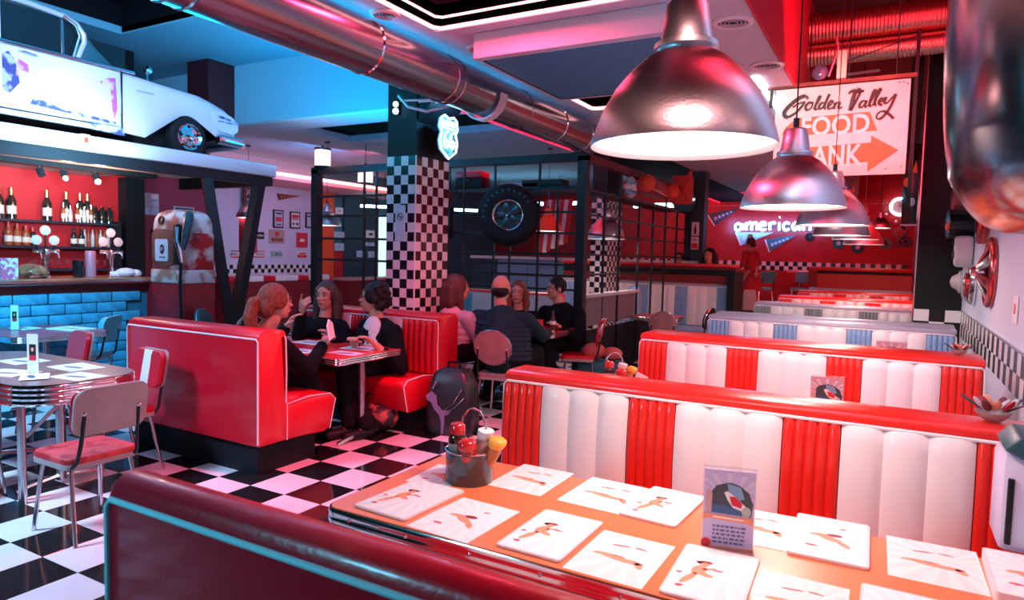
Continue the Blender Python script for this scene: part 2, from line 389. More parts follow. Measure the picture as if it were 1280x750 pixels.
# --- ceilings
c1 = MB()
c1.box(-4.45, -3.1, -2, 20, 3.3, 3.5); c1.box(-3.1, -.92, 4.28, 6.35, 3.3, 3.5); c1.box(-3.1, -.92, 7.30, 20, 3.3, 3.5)
c1.box(-1.0, -.92, -2, 4.28, 3.3, 3.5); c1.box(-1.3, -.92, 6.35, 7.30, 3.3, 3.5)
cm = struct(c1.build('ceiling', CEILP, smooth=0))
MB().box(-3.3, -.92, -2, 7.6, 3.78, 3.85).build('recess_lid', CEILD, cm, smooth=0)
g = MB(); g.box(-3.12, -3.10, -2, 4.28, 3.33, 3.8); g.box(-3.12, -1.0, 4.28, 4.30, 3.33, 3.8); g.box(-1.0, -.98, -2, 4.28, 3.33, 3.8)
g.box(-3.12, -3.10, 6.35, 7.3, 3.33, 3.8); g.box(-3.12, -1.3, 7.30, 7.32, 3.33, 3.8)
g.build('recess_lining', CEILD, cm, smooth=0)
g = MB(); g.prism([(-4.02, -2), (-3.40, -2), (-3.40, 20), (-4.45, 20), (-4.45, 5.5), (-4.02, 4.4)], 3.285, 3.30); g.build('black_soffit', CEILD, cm, smooth=0)
MB().box(-.918, -.895, -2, 20, 3.29, 4.4).build('trim_7', mat('red_upstand', (.50, .02, .05), .6), None, smooth=0)['kind'] = 'structure'
MB().box(-.92, .9, -2, 20, 4.4, 4.5).build('ceiling_high', mat('dark_red_ceiling', (.10, .006, .012), .7), None, smooth=0)['kind'] = 'structure'
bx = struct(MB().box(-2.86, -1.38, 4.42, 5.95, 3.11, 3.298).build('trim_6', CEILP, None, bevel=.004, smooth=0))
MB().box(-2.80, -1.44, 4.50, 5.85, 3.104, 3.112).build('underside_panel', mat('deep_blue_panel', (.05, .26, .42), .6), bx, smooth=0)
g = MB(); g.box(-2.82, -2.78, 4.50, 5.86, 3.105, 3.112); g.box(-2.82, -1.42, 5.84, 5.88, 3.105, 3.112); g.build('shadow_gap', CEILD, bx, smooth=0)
g = MB(); g.box(-12.2, -4.45, -2, 1.2, 4.5, 4.6); g.box(-12.2, -9.33, 1.2, 5.62, 4.5, 4.6); g.box(-7.1, -4.45, 1.2, 5.62, 4.5, 4.6); g.box(-12.2, -4.45, 5.62, 7.38, 4.5, 4.6)
ch = struct(g.build('ceiling_over_bar', mat('bar_ceiling_cyan_lit', (.15, .52, .66), .7), smooth=0))  # cyan light of the bar side is tinted into the ceiling colour
MB().box(-9.6, -6.9, 1.0, 5.8, 4.9, 5.0).build('recess_lid', CEILD, ch, smooth=0)
g = MB(); g.box(-9.35, -9.33, 1.2, 5.62, 4.6, 4.95); g.box(-9.35, -7.1, 5.62, 5.64, 4.52, 4.95); g.box(-7.1, -7.08, 1.2, 5.62, 4.52, 4.95); g.build('recess_lining', CEILD, ch, smooth=0)
MB().box(-4.45, -4.3, -2, 7.38, 3.5, 4.6).build('upstand', CEILD, ch, smooth=0)
MB().box(-12.2, -4.45, 7.38, 7.5, 3.59, 4.6).build('downstand', mat('downstand_cyan_lit', (.22, .62, .76), .7), ch, smooth=0)  # downstand colour also holds the cyan light
g = MB(); g.box(-12.2, -4.45, 7.5, 8.1, 3.59, 3.7); g.box(-12.2, -8.65, 8.1, 9.35, 3.59, 3.7); g.box(-12.2, -4.45, 9.35, 20, 3.59, 3.7); g.build('lower_ceiling', mat('low_ceiling_cyan_lit', (.26, .46, .62), .7), ch, smooth=0)  # bluish light is worked into the lower ceiling's colour
MB().box(-8.8, -4.4, 8.0, 9.5, 3.95, 4.0).build('recess_lid', CEILD, ch, smooth=0)
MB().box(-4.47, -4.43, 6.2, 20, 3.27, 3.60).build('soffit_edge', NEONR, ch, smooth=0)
MB().box(-12.0, -10.6, 8.2, 14.2, 3.0, 3.12).build('cove_shelf', mat('cove_shelf', (.7, .35, .38), .6), ch, smooth=0)
# --- neon cove tubes
def tubething(name, label, pts, r, m, cat='neon light', group=None, seg=8):
    return tag(MB().tube(pts, r, seg).build(name, m), label, cat, group)
tubething('neon_tube', 'pink-white neon tube edging the near black ceiling recess, corner over the duct', [(-3.08, -1.5, 3.31), (-3.08, 4.2, 3.31), (-3.04, 4.25, 3.31), (-1.02, 4.25, 3.31)], .013, NEONP)
tubething('neon_tube', 'second pink neon tube just inside the first at the black ceiling recess', [(-3.02, -1.5, 3.36), (-3.02, 4.14, 3.36), (-2.98, 4.18, 3.36), (-1.02, 4.18, 3.36)], .009, NEONP)
tubething('neon_tube', 'pink neon tube edging the small far ceiling recess beyond the dropped box', [(-3.07, 6.4, 3.31), (-3.07, 7.22, 3.31), (-3.03, 7.26, 3.31), (-1.35, 7.26, 3.31)], .018, NEONP)
tubething('neon_tube', 'bright pink-white neon tube along the ceiling edge behind the big lamp', [(-1.18, 6.5, 3.30), (-1.18, 9.5, 3.30)], .03, NEONWW)
tubething('neon_tube', 'long pink-white cove light above the poster wall behind the bar', [(-11.85, 8.0, 3.20), (-11.85, 14.2, 3.20)], .035, NEONP)
tubething('neon_tube', 'red-pink cove light below the low ceiling left of the steel frame', [(-10.55, 8.0, 3.10), (-10.55, 13.4, 3.10)], .03, NEONP)
# --- air vents
def vent(label, x, y, r=.125, z=3.3):
    t = thing('ceiling_vent', label, 'air vent', (x, y, z))
    MB().lathe([(r, 0), (r*1.0, -.012), (r*.78, -.02), (r*.72, -.004)], 28).build('rim', WHITEP, t)
    for k in range(3):
        a = r*(.66-.2*k); MB().lathe([(a, -.004), (a*.96, -.016), (a*.80, -.008), (a*.82, -.002)], 24).build('ring', GREYP, t)
    MB().cyl((0, 0, -.005), (0, 0, -.001), r*.74, seg=20).build('backing', CEILD, t)
vent('round white ceiling vent beside the silver duct near the neon corner', -3.20, 3.80, .105)
vent('round ceiling vent right of the big lamp neck, nearer one', -1.07, 4.98, .14)
vent('round ceiling vent right of the big lamp, farther one by the glow', -1.03, 6.18, .14)
vent('small round ceiling vent partly behind the dropped pink box', -3.02, 4.75, .10)
# --- checkered column
col = thing('checkered_column', 'square column in black and white checks with black top and neon shield', 'column', (-4.29, 5.60, 0))
MB().box(-.37, 0, 0, .58, 0, 2.62).build('shaft', WHITEP, col, smooth=0)
MB().box(-.37, 0, 0, .58, 2.62, 4.5).build('upper_shaft', BLACK, col, smooth=0)
nx, ny, nz = 4, 6, 27; a, b, c = .37/nx, .58/ny, 2.62/nz
front, side = MB(), MB()
for k in range(nz):
    for i in range(nx):
        front.mi = (i+k) % 2; front.box(-.37+a*i+.001, -.37+a*(i+1)-.001, -.006, 0, c*k+.001, c*(k+1)-.001)
    for i in range(ny):
        side.mi = (i+k+1) % 2; side.box(0, .006, b*i+.001, b*(i+1)-.001, c*k+.001, c*(k+1)-.001)
tag(front.build('front_tiles', [WTILE, BTILE], col, smooth=0), kind='stuff')
tag(side.build('side_tiles', [WTILE, BTILE], col, smooth=0), kind='stuff')
MB().box(0, .012, -.012, 0, 0, 2.62).build('corner_trim', WHITEP, col, smooth=0)
n = MB().box(-.25, -.12, -.010, -.007, 1.75, 2.12).build('notice', mat('pale_notice', (.62, .72, .78), .5), col, smooth=0); n['label'] = 'pale blue notice sheet with round no-smoking emblem'
MB().lathe([(.040, 0), (.040, .002), (.032, .002), (.032, 0)], 20, MX((-.185, -.011, 2.0), PI/2)).build('emblem_ring', BLACKP, n)
MB().bar((-.208, -.012, 2.02), (-.162, -.012, 1.98), .002, .008).build('emblem_bar', BLACKP, n)
MB().bar((-.20, -.012, 1.995), (-.17, -.012, 2.003), .002, .010).build('emblem_cigarette', BLACKP, n)
for k in range(3): MB().box(-.235, -.135, -.012, -.010, 1.88-.035*k, 1.888-.035*k).build('text_line', PALEBL, n, smooth=0)
# haunch joining beam and column
g = MB().prism([(3.3, 0), (4.4, 0), (4.4, .7), (2.62, .7), (3.05, .0)], 0, 1) if False else MB()
g.prism([(-4.30, 3.30), (-3.98, 3.30), (-4.29, 2.96)], 5.62, 6.15, 'y'); g.build('bracket', BLACK, None, smooth=0)
bpy.data.objects['bracket'].parent = col; bpy.data.objects['bracket'].location = (4.29, -5.6, 0)
# neon route shield on the column's right face, and cable
sh = thing('neon_shield_sign', 'white-blue glowing neon highway shield reading 66 on the column top', 'neon sign', (-4.10, 5.86, 2.84), PI/2)
O = [(-.14, .17), (-.08, .20), (0, .175), (.08, .20), (.14, .17), (.155, .08), (.12, .03), (.155, -.06), (.13, -.15), (0, -.23), (-.13, -.15), (-.155, -.06), (-.12, .03), (-.155, .08)]
MB().prism([(p[0]*.98, p[1]*.98) for p in O], 0.0, .012, 'y').build('backing', mat('sign_glass', (.10, .35, .40), .2), sh, smooth=0)
MB().tube([(p[0], -.03, p[1]) for p in O], .010, 6, closed=True).build('outline_tube', NEONW, sh)
MB().tube([(-.135, -.03, .075), (.135, -.03, .075)], .007, 6).build('divider_tube', NEONW, sh)
text_obj('ROUTE', .075, NEONW, sh, FACE_Y((0, -.028, .122)), .004, 'top_lettering', bold=.002)
def six(x):
    P = [(x+.03, .045), (x-.01, .03), (x-.035, -.02), (x-.04, -.07), (x-.02, -.115), (x+.012, -.12), (x+.036, -.09), (x+.03, -.055), (x, -.045), (x-.03, -.065)]
    return [(p[0], -.035, p[1]) for p in P]
MB().tube(six(-.05), .011, 6).build('digit', NEONW, sh); MB().tube(six(.055), .011, 6).build('digit', NEONW, sh)
for k in range(4): MB().box(-.02+.03*k, -.01+.03*k, .012, .16, .15-.1*k, .16-.1*k).build('standoff', STEEL, sh, smooth=0)
point('shield_glow_fill', (-3.93, 5.80, 3.12), (.05, .48, 1), 16, .012)  # shield's glow, boosted and raised as added blue fill for the ceiling
t = thing('small_spotlight', 'tiny white lit spotlight high on the black column face', 'light', (-4.52, 5.58, 3.10))
MB().ball((0, -.03, .04), .028).build('upper_bulb', NEONW, t); MB().ball((0, -.03, -.03), .03).build('lower_bulb', NEONW, t); MB().box(-.02, .02, -.01, .02, -.06, .07).build('bracket', STEEL, t)
# second column further back
col2 = thing('checkered_column', 'smaller looking checkered column behind the steel frame, pink lit right side', 'column', (-4.14, 10.5, 0))
MB().box(-.26, 0, 0, .70, 0, 3.3).build('shaft', BLACK, col2, smooth=0)
g = MB(); h = MB()
for k in range(30):
    for i in range(3): g.mi = (i+k) % 2; g.box(-.26+.0867*i+.001, -.26+.0867*(i+1)-.001, -.006, 0, .087*k+.001, .087*(k+1)-.001)
    for i in range(8): h.mi = (i+k) % 2; h.box(0, .006, .0875*i+.001, .0875*(i+1)-.001, .087*k+.001, .087*(k+1)-.001)
tag(g.build('front_tiles', [WTILE, BTILE], col2, smooth=0), kind='stuff'); tag(h.build('side_tiles', [WTILE, BTILE], col2, smooth=0), kind='stuff')
# --- ducts
d = thing('round_duct', 'long polished silver air duct running under the ceiling', 'air duct', (0, 0, 0))
MB().cyl((-3.30, -1.5, 3.06), (-3.30, 7.75, 3.06), .185, seg=36).build('pipe', DUCT, d)
for y in (2.2, 2.32, 3.7, 4.62, 4.72, 5.9, 6.7, 7.4): MB().lathe([(.186, -.012), (.193, 0), (.186, .012)], 36, MX((-3.30, y, 3.06), PI/2)).build('seam_ring', CHROME if y in (3.7, 6.7, 7.4) else DUCT, d)
for k in range(4): MB().tube([(-3.3+.21*math.cos(t), 5.25+.03*k, 3.06-.215*math.sin(t)) for t in [PI*(i/12) for i in range(13)]]+[(-3.65-.12*k, 5.3-.1*k, 3.02)], .010, 6).build('strap', WHITEP, d)
tag(MB().tube([(-3.50, 5.35, 3.2), (-3.60, 5.2, 2.98), (-3.72, 5.0, 2.90), (-3.85, 4.9, 2.93), (-4.0, 4.95, 3.05)], .014, 6).build('cable_bundle', mat('pale_cable', (.6, .7, .75), .5)), 'pale cables looping from the silver duct to the column', 'cable')
def ribbed(label, y, z, r, x0, x1):
    P = []; n = int((x1-x0)/.032)
    for i in range(n+1):
        x = x0+(x1-x0)*i/n; P += [(r, x-x0), (r*1.045, x-x0+.008), (r*1.045, x-x0+.016), (r, x-x0+.024)]
    M = MX((x0, y, z), 0, PI/2)
    o = tag(MB().lathe(P, 28, M).build('flexible_duct', COPPER, smooth=50), label, 'air duct'); return o
ribbed('upper ribbed metal flexible duct, reddish, above the white arrow sign', 7.8, 4.04, .155, -1.12, .60)
ribbed('lower thinner ribbed flexible duct just above the white arrow sign', 7.8, 3.775, .105, -.90, .60)
tag(MB().box(.62, .72, 7.3, 8.2, 3.5, 4.4).build('duct_end_box', STEEL, smooth=0), 'dark box the ribbed ducts run into at right wall', 'duct box')
# ================================================================ BOOTHS
def booth(label, x0, x1, yf, face, scheme, thick=.26, H=1.06, stripes=None, seat=True, group=None, trim=None, rearpipe=None, lower=False, pipe=PIPE, rp=.007):
    """yf: y of the front of the backrest; face=-1 the sitter looks to -Y, +1 to +Y. scheme: (trim, A, B)"""
    TR, A, B = scheme
    t = thing('booth_bench', label, 'booth', (x0, yf, 0), 0, group)
    L = x1-x0; s = -face      # s: direction from the seat towards the back (in +Y when facing -Y)
    def Y(v): return s*v
    # backrest core, rounded at the top
    P = [(.0, .22), (.0, .50), (.02, .75), (.03, .90), (.034, H-.060), (.004, H-.048), (.0, H-.030), (.012, H-.010), (.05, H), (thick-.045, H), (thick-.012, H-.02), (thick, H-.055), (thick, .22)]
    MB().prism([(Y(p[0]+.012), p[1]) for p in P], 0, L, 'x').build('backrest', TR, t, bevel=.012, smooth=50)
    # fluted channel panels
    for (a, b, k, nf) in (stripes or []):
        a -= x0; b -= x0; W_ = b-a; g = MB(); vs = []; fs = []; m = nf*6+1
        prof = [(.010, .50), (.002, .62), (.0, .75), (.006, .86), (.013, .94), (.020, H-.058), (.030, H-.045)]
        if not seat: prof = [(p[0], p[1]) for p in prof]
        for i in range(m):
            u = (i % 6)/6 if i < m-1 else 1; bulge = (.020 if nf == 3 else .012)*math.sqrt(max(0, 1-(2*((i/6) % 1 if i % 6 else 0)-1)**2)) if i % 6 else 0
            for (dy, z) in prof:
                e = 1 if z < H-.05 else .8
                vs.append((a+W_*i/(m-1), Y(dy-.004-bulge*e), z))
        n = len(prof)
        for i in range(m-1):
            for j in range(n-1): fs.append((i*n+j, (i+1)*n+j, (i+1)*n+j+1, i*n+j+1))
        o0 = len(vs)
        # closing skirt behind
        for i in range(m):
            vs.append((a+W_*i/(m-1), Y(.05), prof[0][1])); vs.append((a+W_*i/(m-1), Y(.05), prof[-1][1]))
        for i in range(m-1):
            fs.append((i*n, (i+1)*n, o0+2*(i+1), o0+2*i)); fs.append((i*n+n-1, (i+1)*n+n-1, o0+2*(i+1)+1, o0+2*i+1))
        g.add(vs, fs); g.build('channel_panel', A if k == 'A' else B, t, smooth=60)['label'] = ('white' if k == 'B' else 'coloured')+' fluted upholstery panel'
    # piping front top and sides
    fp = [(.002, Y(.01), .50), (.002, Y(.006), .75), (.002, Y(.012), .90), (.004, Y(.012), H-.07), (.02, Y(.008), H-.050), (L-.02, Y(.008), H-.050), (L-.004, Y(.012), H-.07), (L-.002, Y(.012), .90), (L-.002, Y(.006), .75), (L-.002, Y(.01), .5)]
    MB().tube(fp, .007, 6).build('piping', pipe, t)
    if rearpipe:
        z = H-.055; yy = thick+.014
        MB().tube([(.004, Y(yy), .24), (.004, Y(yy), z-.02), (.02, Y(yy), z), (L-.02, Y(yy), z), (L-.004, Y(yy), z-.02), (L-.004, Y(yy), .24)], rp, 8).build('rear_piping', rearpipe, t)
    if seat:
        P = [(.03, .22), (-.38, .20), (-.44, .22), (-.50, .44), (-.49, .48), (-.44, .505), (-.20, .50), (.02, .48)]
        MB().prism([(Y(p[0]), p[1]) for p in P], 0, L, 'x').build('seat', A, t, bevel=.018, smooth=50)
        for xx in (.0, L): MB().tube([(xx, Y(.0), .22), (xx, Y(-.0), .49), (xx, Y(-.20), .515), (xx, Y(-.44), .50), (xx, Y(-.50), .45), (xx, Y(-.44), .215)], .005, 6).build('seat_piping', pipe, t)
        MB().box(.06, L-.06, min(Y(-.34), Y(thick-.03)), max(Y(-.34), Y(thick-.03)), 0, .22).build('plinth', DARK, t, smooth=0)
    else:
        MB().box(.04, L-.04, min(Y(.05), Y(thick-.03)), max(Y(.05), Y(thick-.03)), 0, .25).build('plinth', DARK, t, smooth=0)
    return t
def stripes(x0, x1, first='A'):
    out = []; x = x0; k = first
    while x < x1-.02:
        w = .215 if k == 'A' else .445; e = min(x+w, x1)
        out.append((x+.002, e-.002, k, 5 if k == 'A' else 3)); x = e; k = 'B' if k == 'A' else 'A'
    return out
X0, X1 = -1.68, .53
SR, SB, SG = (ORED, ORED, WHITE_V), (GREY_V, BLUE_V, WHITE_V), (GREY_V, DGREY_V, WHITE_V)
R1 = booth('near dark red booth back with pale blue piping, cropped at bottom of picture', X0, .40, 1.085, +1, (RED, RED, WHITE_V), thick=.115, rearpipe=BPIPE, rp=.008, stripes=stripes(X0, .4), H=1.065)
booth('red and white striped booth bench behind the orange table', X0, X1, 2.93, -1, SR, thick=.26, stripes=stripes(X0, X1))
booth('second red and white striped booth, behind the first one', X0, X1, 5.03, -1, SR, thick=.40, stripes=stripes(X0, X1))
booth('blue and white striped booth with lilac-grey top, third in the right row', X0, X1, 7.24, -1, SB, thick=.24, stripes=stripes(X0, X1))
booth('back-to-back grey topped booth directly behind the blue striped booth', X0+.02, X1, 7.76, +1, SB, thick=.24, H=1.075)
booth('grey and white striped booth, fourth in the right row', X0, .23, 10.0, -1, SG, thick=.40, stripes=stripes(X0, .23))
booth('orange-red and white booth, fifth in the right row', X0, .38, 12.25, -1, SR, thick=.40, stripes=stripes(X0, .38))
booth('orange-red and white booth, sixth in the right row', X0, .38, 14.98, -1, SR, thick=.40, stripes=stripes(X0, .38))
booth('white and grey topped booth, last of the right row', X0+.05, .38, 16.5, -1, SG, thick=.40, stripes=stripes(X0+.05, .38, 'B'))
# red dividing counter behind the last booth
dv = thing('red_divider', 'low red divider with ledge behind the last booths', 'divider', (-1.66, 17.5, 0))
MB().box(0, 2.04, .06, .30, 0, 1.42).build('panel', mat('divider_red', (.66, .03, .02), .4), dv, smooth=0)
MB().box(-.06, 2.04, 0, .36, 1.44, 1.53).build('ledge', ORED, dv, bevel=.01)
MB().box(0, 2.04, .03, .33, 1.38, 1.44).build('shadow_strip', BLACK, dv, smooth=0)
MB().box(-.10, .10, .02, .34, 0, 1.50).build('end_post', mat('divider_dark_red', (.3, .01, .01), .5), dv, smooth=0)
dv = thing('red_divider', 'long red divider wall with ledge beyond the steel frame', 'divider', (-5.6, 12.05, 0))
MB().box(0, 3.22, 0, .22, 0, 1.50).build('panel', DREDW, dv, smooth=0)
MB().box(-.02, 3.26, -.05, .27, 1.50, 1.56).build('ledge', RED, dv, bevel=.01)
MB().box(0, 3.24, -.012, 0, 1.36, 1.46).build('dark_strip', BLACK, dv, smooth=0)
MB().box(3.20, 3.32, -.45, .3, 0, 1.44).build('end_panel', DARK, dv, smooth=0)
booth('white booth with blue end stripes against the long red divider', -5.5, -2.42, 11.78, -1, (mat('booth_grey_top', (.3, .32, .4), .4), BLUE_V, WHITE_V), thick=.24, H=1.22,
      stripes=[(-5.5, -5.2, 'A', 5), (-5.2, -4.75, 'B', 3), (-4.75, -4.5, 'A', 5), (-4.5, -4.05, 'B', 3), (-4.05, -3.8, 'A', 5), (-3.8, -3.32, 'B', 3), (-3.32, -3.10, 'A', 5), (-3.10, -2.60, 'B', 3), (-2.60, -2.42, 'A', 5)])
# middle booths
A_ = booth('red booth with white piping seen from behind, near the round-ended tables', -5.42, -3.87, 3.54, +1, (RED, RED, WHITE_V), thick=.25, rearpipe=PIPE, stripes=stripes(-5.42, -3.87), H=1.05)
B_ = booth('red and silver-white booth facing us beside the checkered column', -5.42, -3.70, 5.20, -1, (RED, RED, WHITE_V), thick=.34, H=1.05,
      stripes=[(-5.42, -5.2, 'A', 5), (-5.2, -4.78, 'B', 3), (-4.78, -4.56, 'A', 5), (-4.56, -4.12, 'B', 3), (-4.12, -3.92, 'A', 3), (-3.92, -3.70, 'A', 3)], seat=True)
# pale booths in the middle distance behind the people
booth('pale booth with red end behind the men, inside the steel frame', -7.6, -4.42, 9.3, -1, (RED, TEAL_V, WHITE_V), thick=.3, H=1.06,
      stripes=[(-7.6, -7.2, 'A', 5), (-7.2, -6.2, 'B', 6), (-6.2, -5.95, 'A', 5), (-5.95, -5.4, 'B', 3), (-5.4, -5.1, 'A', 5), (-5.1, -4.42, 'B', 6)])
bb = thing('booth_bench', 'blue grey booth end with grey seat seen through the frame', 'booth', (-3.74, 10.6, 0))
MB().box(0, .20, -.12, .12, .0, 1.18).build('backrest', BLUE_V, bb, bevel=.04)
MB().box(-.36, 0, -.35, .35, .0, .50).build('seat', GREY_V, bb, bevel=.03)
# far coloured divider seen through frame
dv = thing('panelled_divider', 'low divider with pale blue and red panels behind the big tyre', 'divider', (-8.3, 13.0, 0))
for k, (a, b, m) in enumerate([(0, .62, TEALW), (.64, 1.38, BLUE_V), (1.40, 2.1, BLUE_V), (2.12, 2.72, TEAL_V), (2.74, 3.9, RED), (3.92, 5.0, DREDW)]):
    MB().box(a, b, 0, .1, .1, 1.18).build('lower_panel', m, dv, smooth=0)
    MB().box(a, b, 0, .1, 1.22, 1.52).build('upper_panel', m, dv, smooth=0)
MB().box(-.05, 5.05, -.05, .15, 1.54, 1.60).build('ledge', WHITEP, dv, smooth=0)
# wall bench under the posters
wbn = thing('wall_bench', 'red and white topped bench under the poster wall checker band', 'bench', (-11.99, 9.0, 0))
for k in range(9): MB().box(0, .40, .32*k+.003, .32*k+.317, .94, 1.06).build('top_panel', WHITE_V if k % 3 else RED, wbn, bevel=.01)
MB().box(0, .42, 0, 2.9, 0, .93).build('front', DREDW, wbn, smooth=0)
dv = thing('window_counter', 'dark red counter sill with pale top under the teal door windows', 'counter', (-11.6, 12.0, 0))
MB().box(0, .5, 0, 2.6, 0, .93).build('front', DREDW, dv, smooth=0); MB().box(-.02, .54, -.02, 2.62, .93, .99).build('top', mat('pinkish_ledge', (.55, .25, .25), .4), dv, bevel=.01)
# ================================================================ TABLES
def diner_table(label, x0, x1, y0, y1, top, r=.06, group=None, legs=None, foot=True, ribs=3, z=.76, hgt=.055):
    t = thing('dining_table', label, 'table', ((x0+x1)/2, (y0+y1)/2, 0), 0, group); hx, hy = (x1-x0)/2, (y1-y0)/2
    P = rrect(-hx, hx, -hy, hy, r, 6)
    Pi = rrect(-hx+.006, hx-.006, -hy+.006, hy-.006, max(r-.006, .01), 6)
    MB().prism(Pi, z-.030, z).build('tabletop', top, t, smooth=40)
    g = MB()
    for k in range(ribs):
        z1 = z-.002-hgt*k/ribs; z0 = z-.002-hgt*(k+1)/ribs
        rows = [(0, z1), (.004, (z1*3+z0)/4), (.005, (z1+z0)/2), (.004, (z1+3*z0)/4), (0, z0)]
        n = len(P); vs = []; fs = []
        for dd, zz in rows:
            for i, p in enumerate(P):
                a = Vector((P[(i+1) % n][0]-P[i-1][0], P[(i+1) % n][1]-P[i-1][1])); nn = Vector((a.y, -a.x)).normalized()
                vs.append((p[0]+nn.x*dd, p[1]+nn.y*dd, zz))
        for j in range(len(rows)-1):
            for i in range(n): fs.append((j*n+i, j*n+(i+1) % n, (j+1)*n+(i+1) % n, (j+1)*n+i))
        g.add(vs, fs)
    g.build('ribbed_edge', CHROME, t, smooth=60)
    if ribs == 2:
        for k in range(9): MB().ball((-hx+.12+k*.24, -hy-.004, z-.028), .006, seg=8, rings=5).build('screw', CHROME, t)
    for (lx) in (legs or (-hx+.22, hx-.22)):
        MB().cyl((lx, 0, .03), (lx, 0, z-.03), .030, seg=16).build('pedestal', CHROMER, t)
        MB().tube([(lx, -hy*.72, .015), (lx, -hy*.5, .035), (lx, 0, .06), (lx, hy*.5, .035), (lx, hy*.72, .015)], .02, 8).build('foot', CHROMER, t)
    return t
diner_table('long orange table in the foreground with a chrome edge and paper mats', -1.67, .50, 1.69, 2.45, TABLE_O, .05, ribs=2)
diner_table('red table hidden between the first and second striped booths', -1.62, .50, 3.76, 4.46, TABLE_O, .05)
diner_table('red table between the second and the blue striped booth', -1.62, .50, 5.98, 6.68, TABLE_O, .05)
diner_table('red table of the three seated women, chrome edge and leg', -5.30, -3.85, 4.06, 4.88, TABLE_R, .05, legs=(-.4, .60))
diner_table('round-ended grey brown table with ribbed chrome edge at left', -6.25, -4.50, 2.10, 2.88, TABLE_G, .26, legs=(-.4, .48), ribs=4, hgt=.13)
diner_table('small red table by the blue brick bar at left edge', -8.0+.05, -6.98, 3.18, 4.06, TABLE_R, .10, legs=(0.1,))
diner_table('red table of the party by the steel frame', -4.35, -3.30, 6.86, 7.60, TABLE_R, .06, legs=(0, .3))
diner_table('small red table beside the faded pink chair in the middle distance', -3.45, -2.75, 9.75, 10.45, TABLE_R, .1, legs=(0,))
diner_table('pale topped table behind the hooded person', -6.4, -4.9, 7.0, 7.7, mat('pale_pink_top', (.62, .34, .26), .3), .1, legs=(0,))
diner_table('small teal lit table far back near the red wall', -2.35, -1.75, 18.3, 18.9, TEAL_V, .05, legs=(0,), z=1.42)
# braced legs of the round-ended table
lg = thing('table_leg_frame', 'splayed dark chrome legs under the round-ended table', 'table leg', (-4.75, 2.3, 0))
MB().cyl((0, -.12, 0), (0, -.12, .70), .022).build('leg', CHROMER, lg); MB().cyl((.06, -.14, 0), (.06, -.14, .70), .020).build('leg', CHROMER, lg)
MB().bar((0, -.12, .42), (-.22, .02, .70), .02).build('brace', CHROMER, lg); MB().bar((.06, -.12, .42), (.16, .12, .70), .02).build('brace', CHROMER, lg)
# ================================================================ CHAIRS
def chair(label, loc, rz, back='cream', seatm=None, backm=None, front=None, group=None, round_back=False):
    """faces local +Y; origin on the floor under the seat centre"""
    seatm = seatm or RED; backm = backm or CREAM_V; front = front or RED
    t = thing('diner_chair', label, 'chair', loc, rz, group)
    MB().prism(rrect(-.20, .20, -.19, .20, .06), .425, .475).build('seat', seatm, t, bevel=.012, smooth=50)
    MB().prism(rrect(-.203, .203, -.193, .203, .06), .412, .440).build('seat_band', CREAM_V, t, smooth=50)
    for sx in (-1, 1):
        MB().tube([(sx*.15, .15, .43), (sx*.17, .17, .25), (sx*.19, .20, 0)], .012, 8).build('leg', CHROMER, t)
        MB().tube([(sx*.16, -.15, .43), (sx*.175, -.18, .25), (sx*.19, -.23, 0)], .012, 8).build('leg', CHROMER, t)
        MB().tube([(sx*.165, .10, .415), (sx*.175, -.17, .415), (sx*.165, -.215, .46), (sx*.155, -.235, .56), (sx*.15, -.262, .72)], .011, 8).build('back_support', STEEL, t)
        MB().ball((sx*.15, -.262, .73), .015, seg=8, rings=6).build('bolt', CHROME, t)
    # cushion of the backrest, gently dished
    if round_back: O = [(.19*math.cos(a)*(1 if abs(math.cos(a)) < .9 else 1), .74+.17*math.sin(a)) for a in [2*PI*i/28 for i in range(28)]]
    else: O = rrect(-.205, .205, .60, .87, .07, 6)
    def back(y0, y1, shrink, m, name, dz=0):
        vs = []; n = len(O); cx = 0; cz = sum(p[1] for p in O)/n
        for y, sc in ((y0, shrink), ((y0+y1)/2, 1.0), (y1, shrink)):
            for p in O:
                x = p[0]*sc; z = cz+(p[1]-cz)*sc; vs.append((x, y-.18*(z-.6)-.55*x*x*-1*1.0-.02, z))
        fs = [tuple(range(n)), tuple(range(2*n, 3*n))[::-1]]
        for j in range(2):
            for i in range(n): fs.append((j*n+i, j*n+(i+1) % n, (j+1)*n+(i+1) % n, (j+1)*n+i))
        g = MB(); g.add(vs, fs); return g.build(name, m, t, smooth=50)
    back(-.225, -.180, .95, front, 'backrest'); back(-.240, -.222, .99, backm, 'backrest_shell')
    if front == RED and not round_back:
        MB().box(-.05, .05, -.238, -.205, .63, .86, Matrix.Shear('XZ', 4, (0, 0)) if False else None).build('white_stripe', WHITE_V, t) if back == 'stripe' else None
    if round_back: MB().tube([(p[0]*1.01, -.235-.18*(p[1]-.6)+.5*p[0]**2, p[1]) for p in O], .010, 6, closed=True).build('back_hoop', CHROMER, t)
    return t
chair('grey backed diner chair with worn red seat, in front at left', (-4.00, 2.17, 0), PI/2, seatm=mat('worn_red_seat', (.70, .06, .07), .5, col2=(.46, .012, .02), vscale=14))
c = chair('red diner chair with a white stripe, leaning side-on against the red booth', (-4.82, 2.83, 0), PI*.97, back='stripe', front=RED)
MB().bar((0, -.196, .605), (0, -.242, .868), .11, .024).build('white_stripe', WHITE_V, c, bevel=.006)
chair('pale teal diner chair against the blue brick bar', (-7.55, 4.12, 0), math.radians(125), seatm=TEAL_V, backm=TEAL_V, front=TEAL_V)
chair('red diner chair behind the round-ended table at the left edge', (-6.25, 3.1, 0), PI*.95)
chair('chrome legged chair half out of picture under the left table', (-5.15, 1.98, 0), 0)
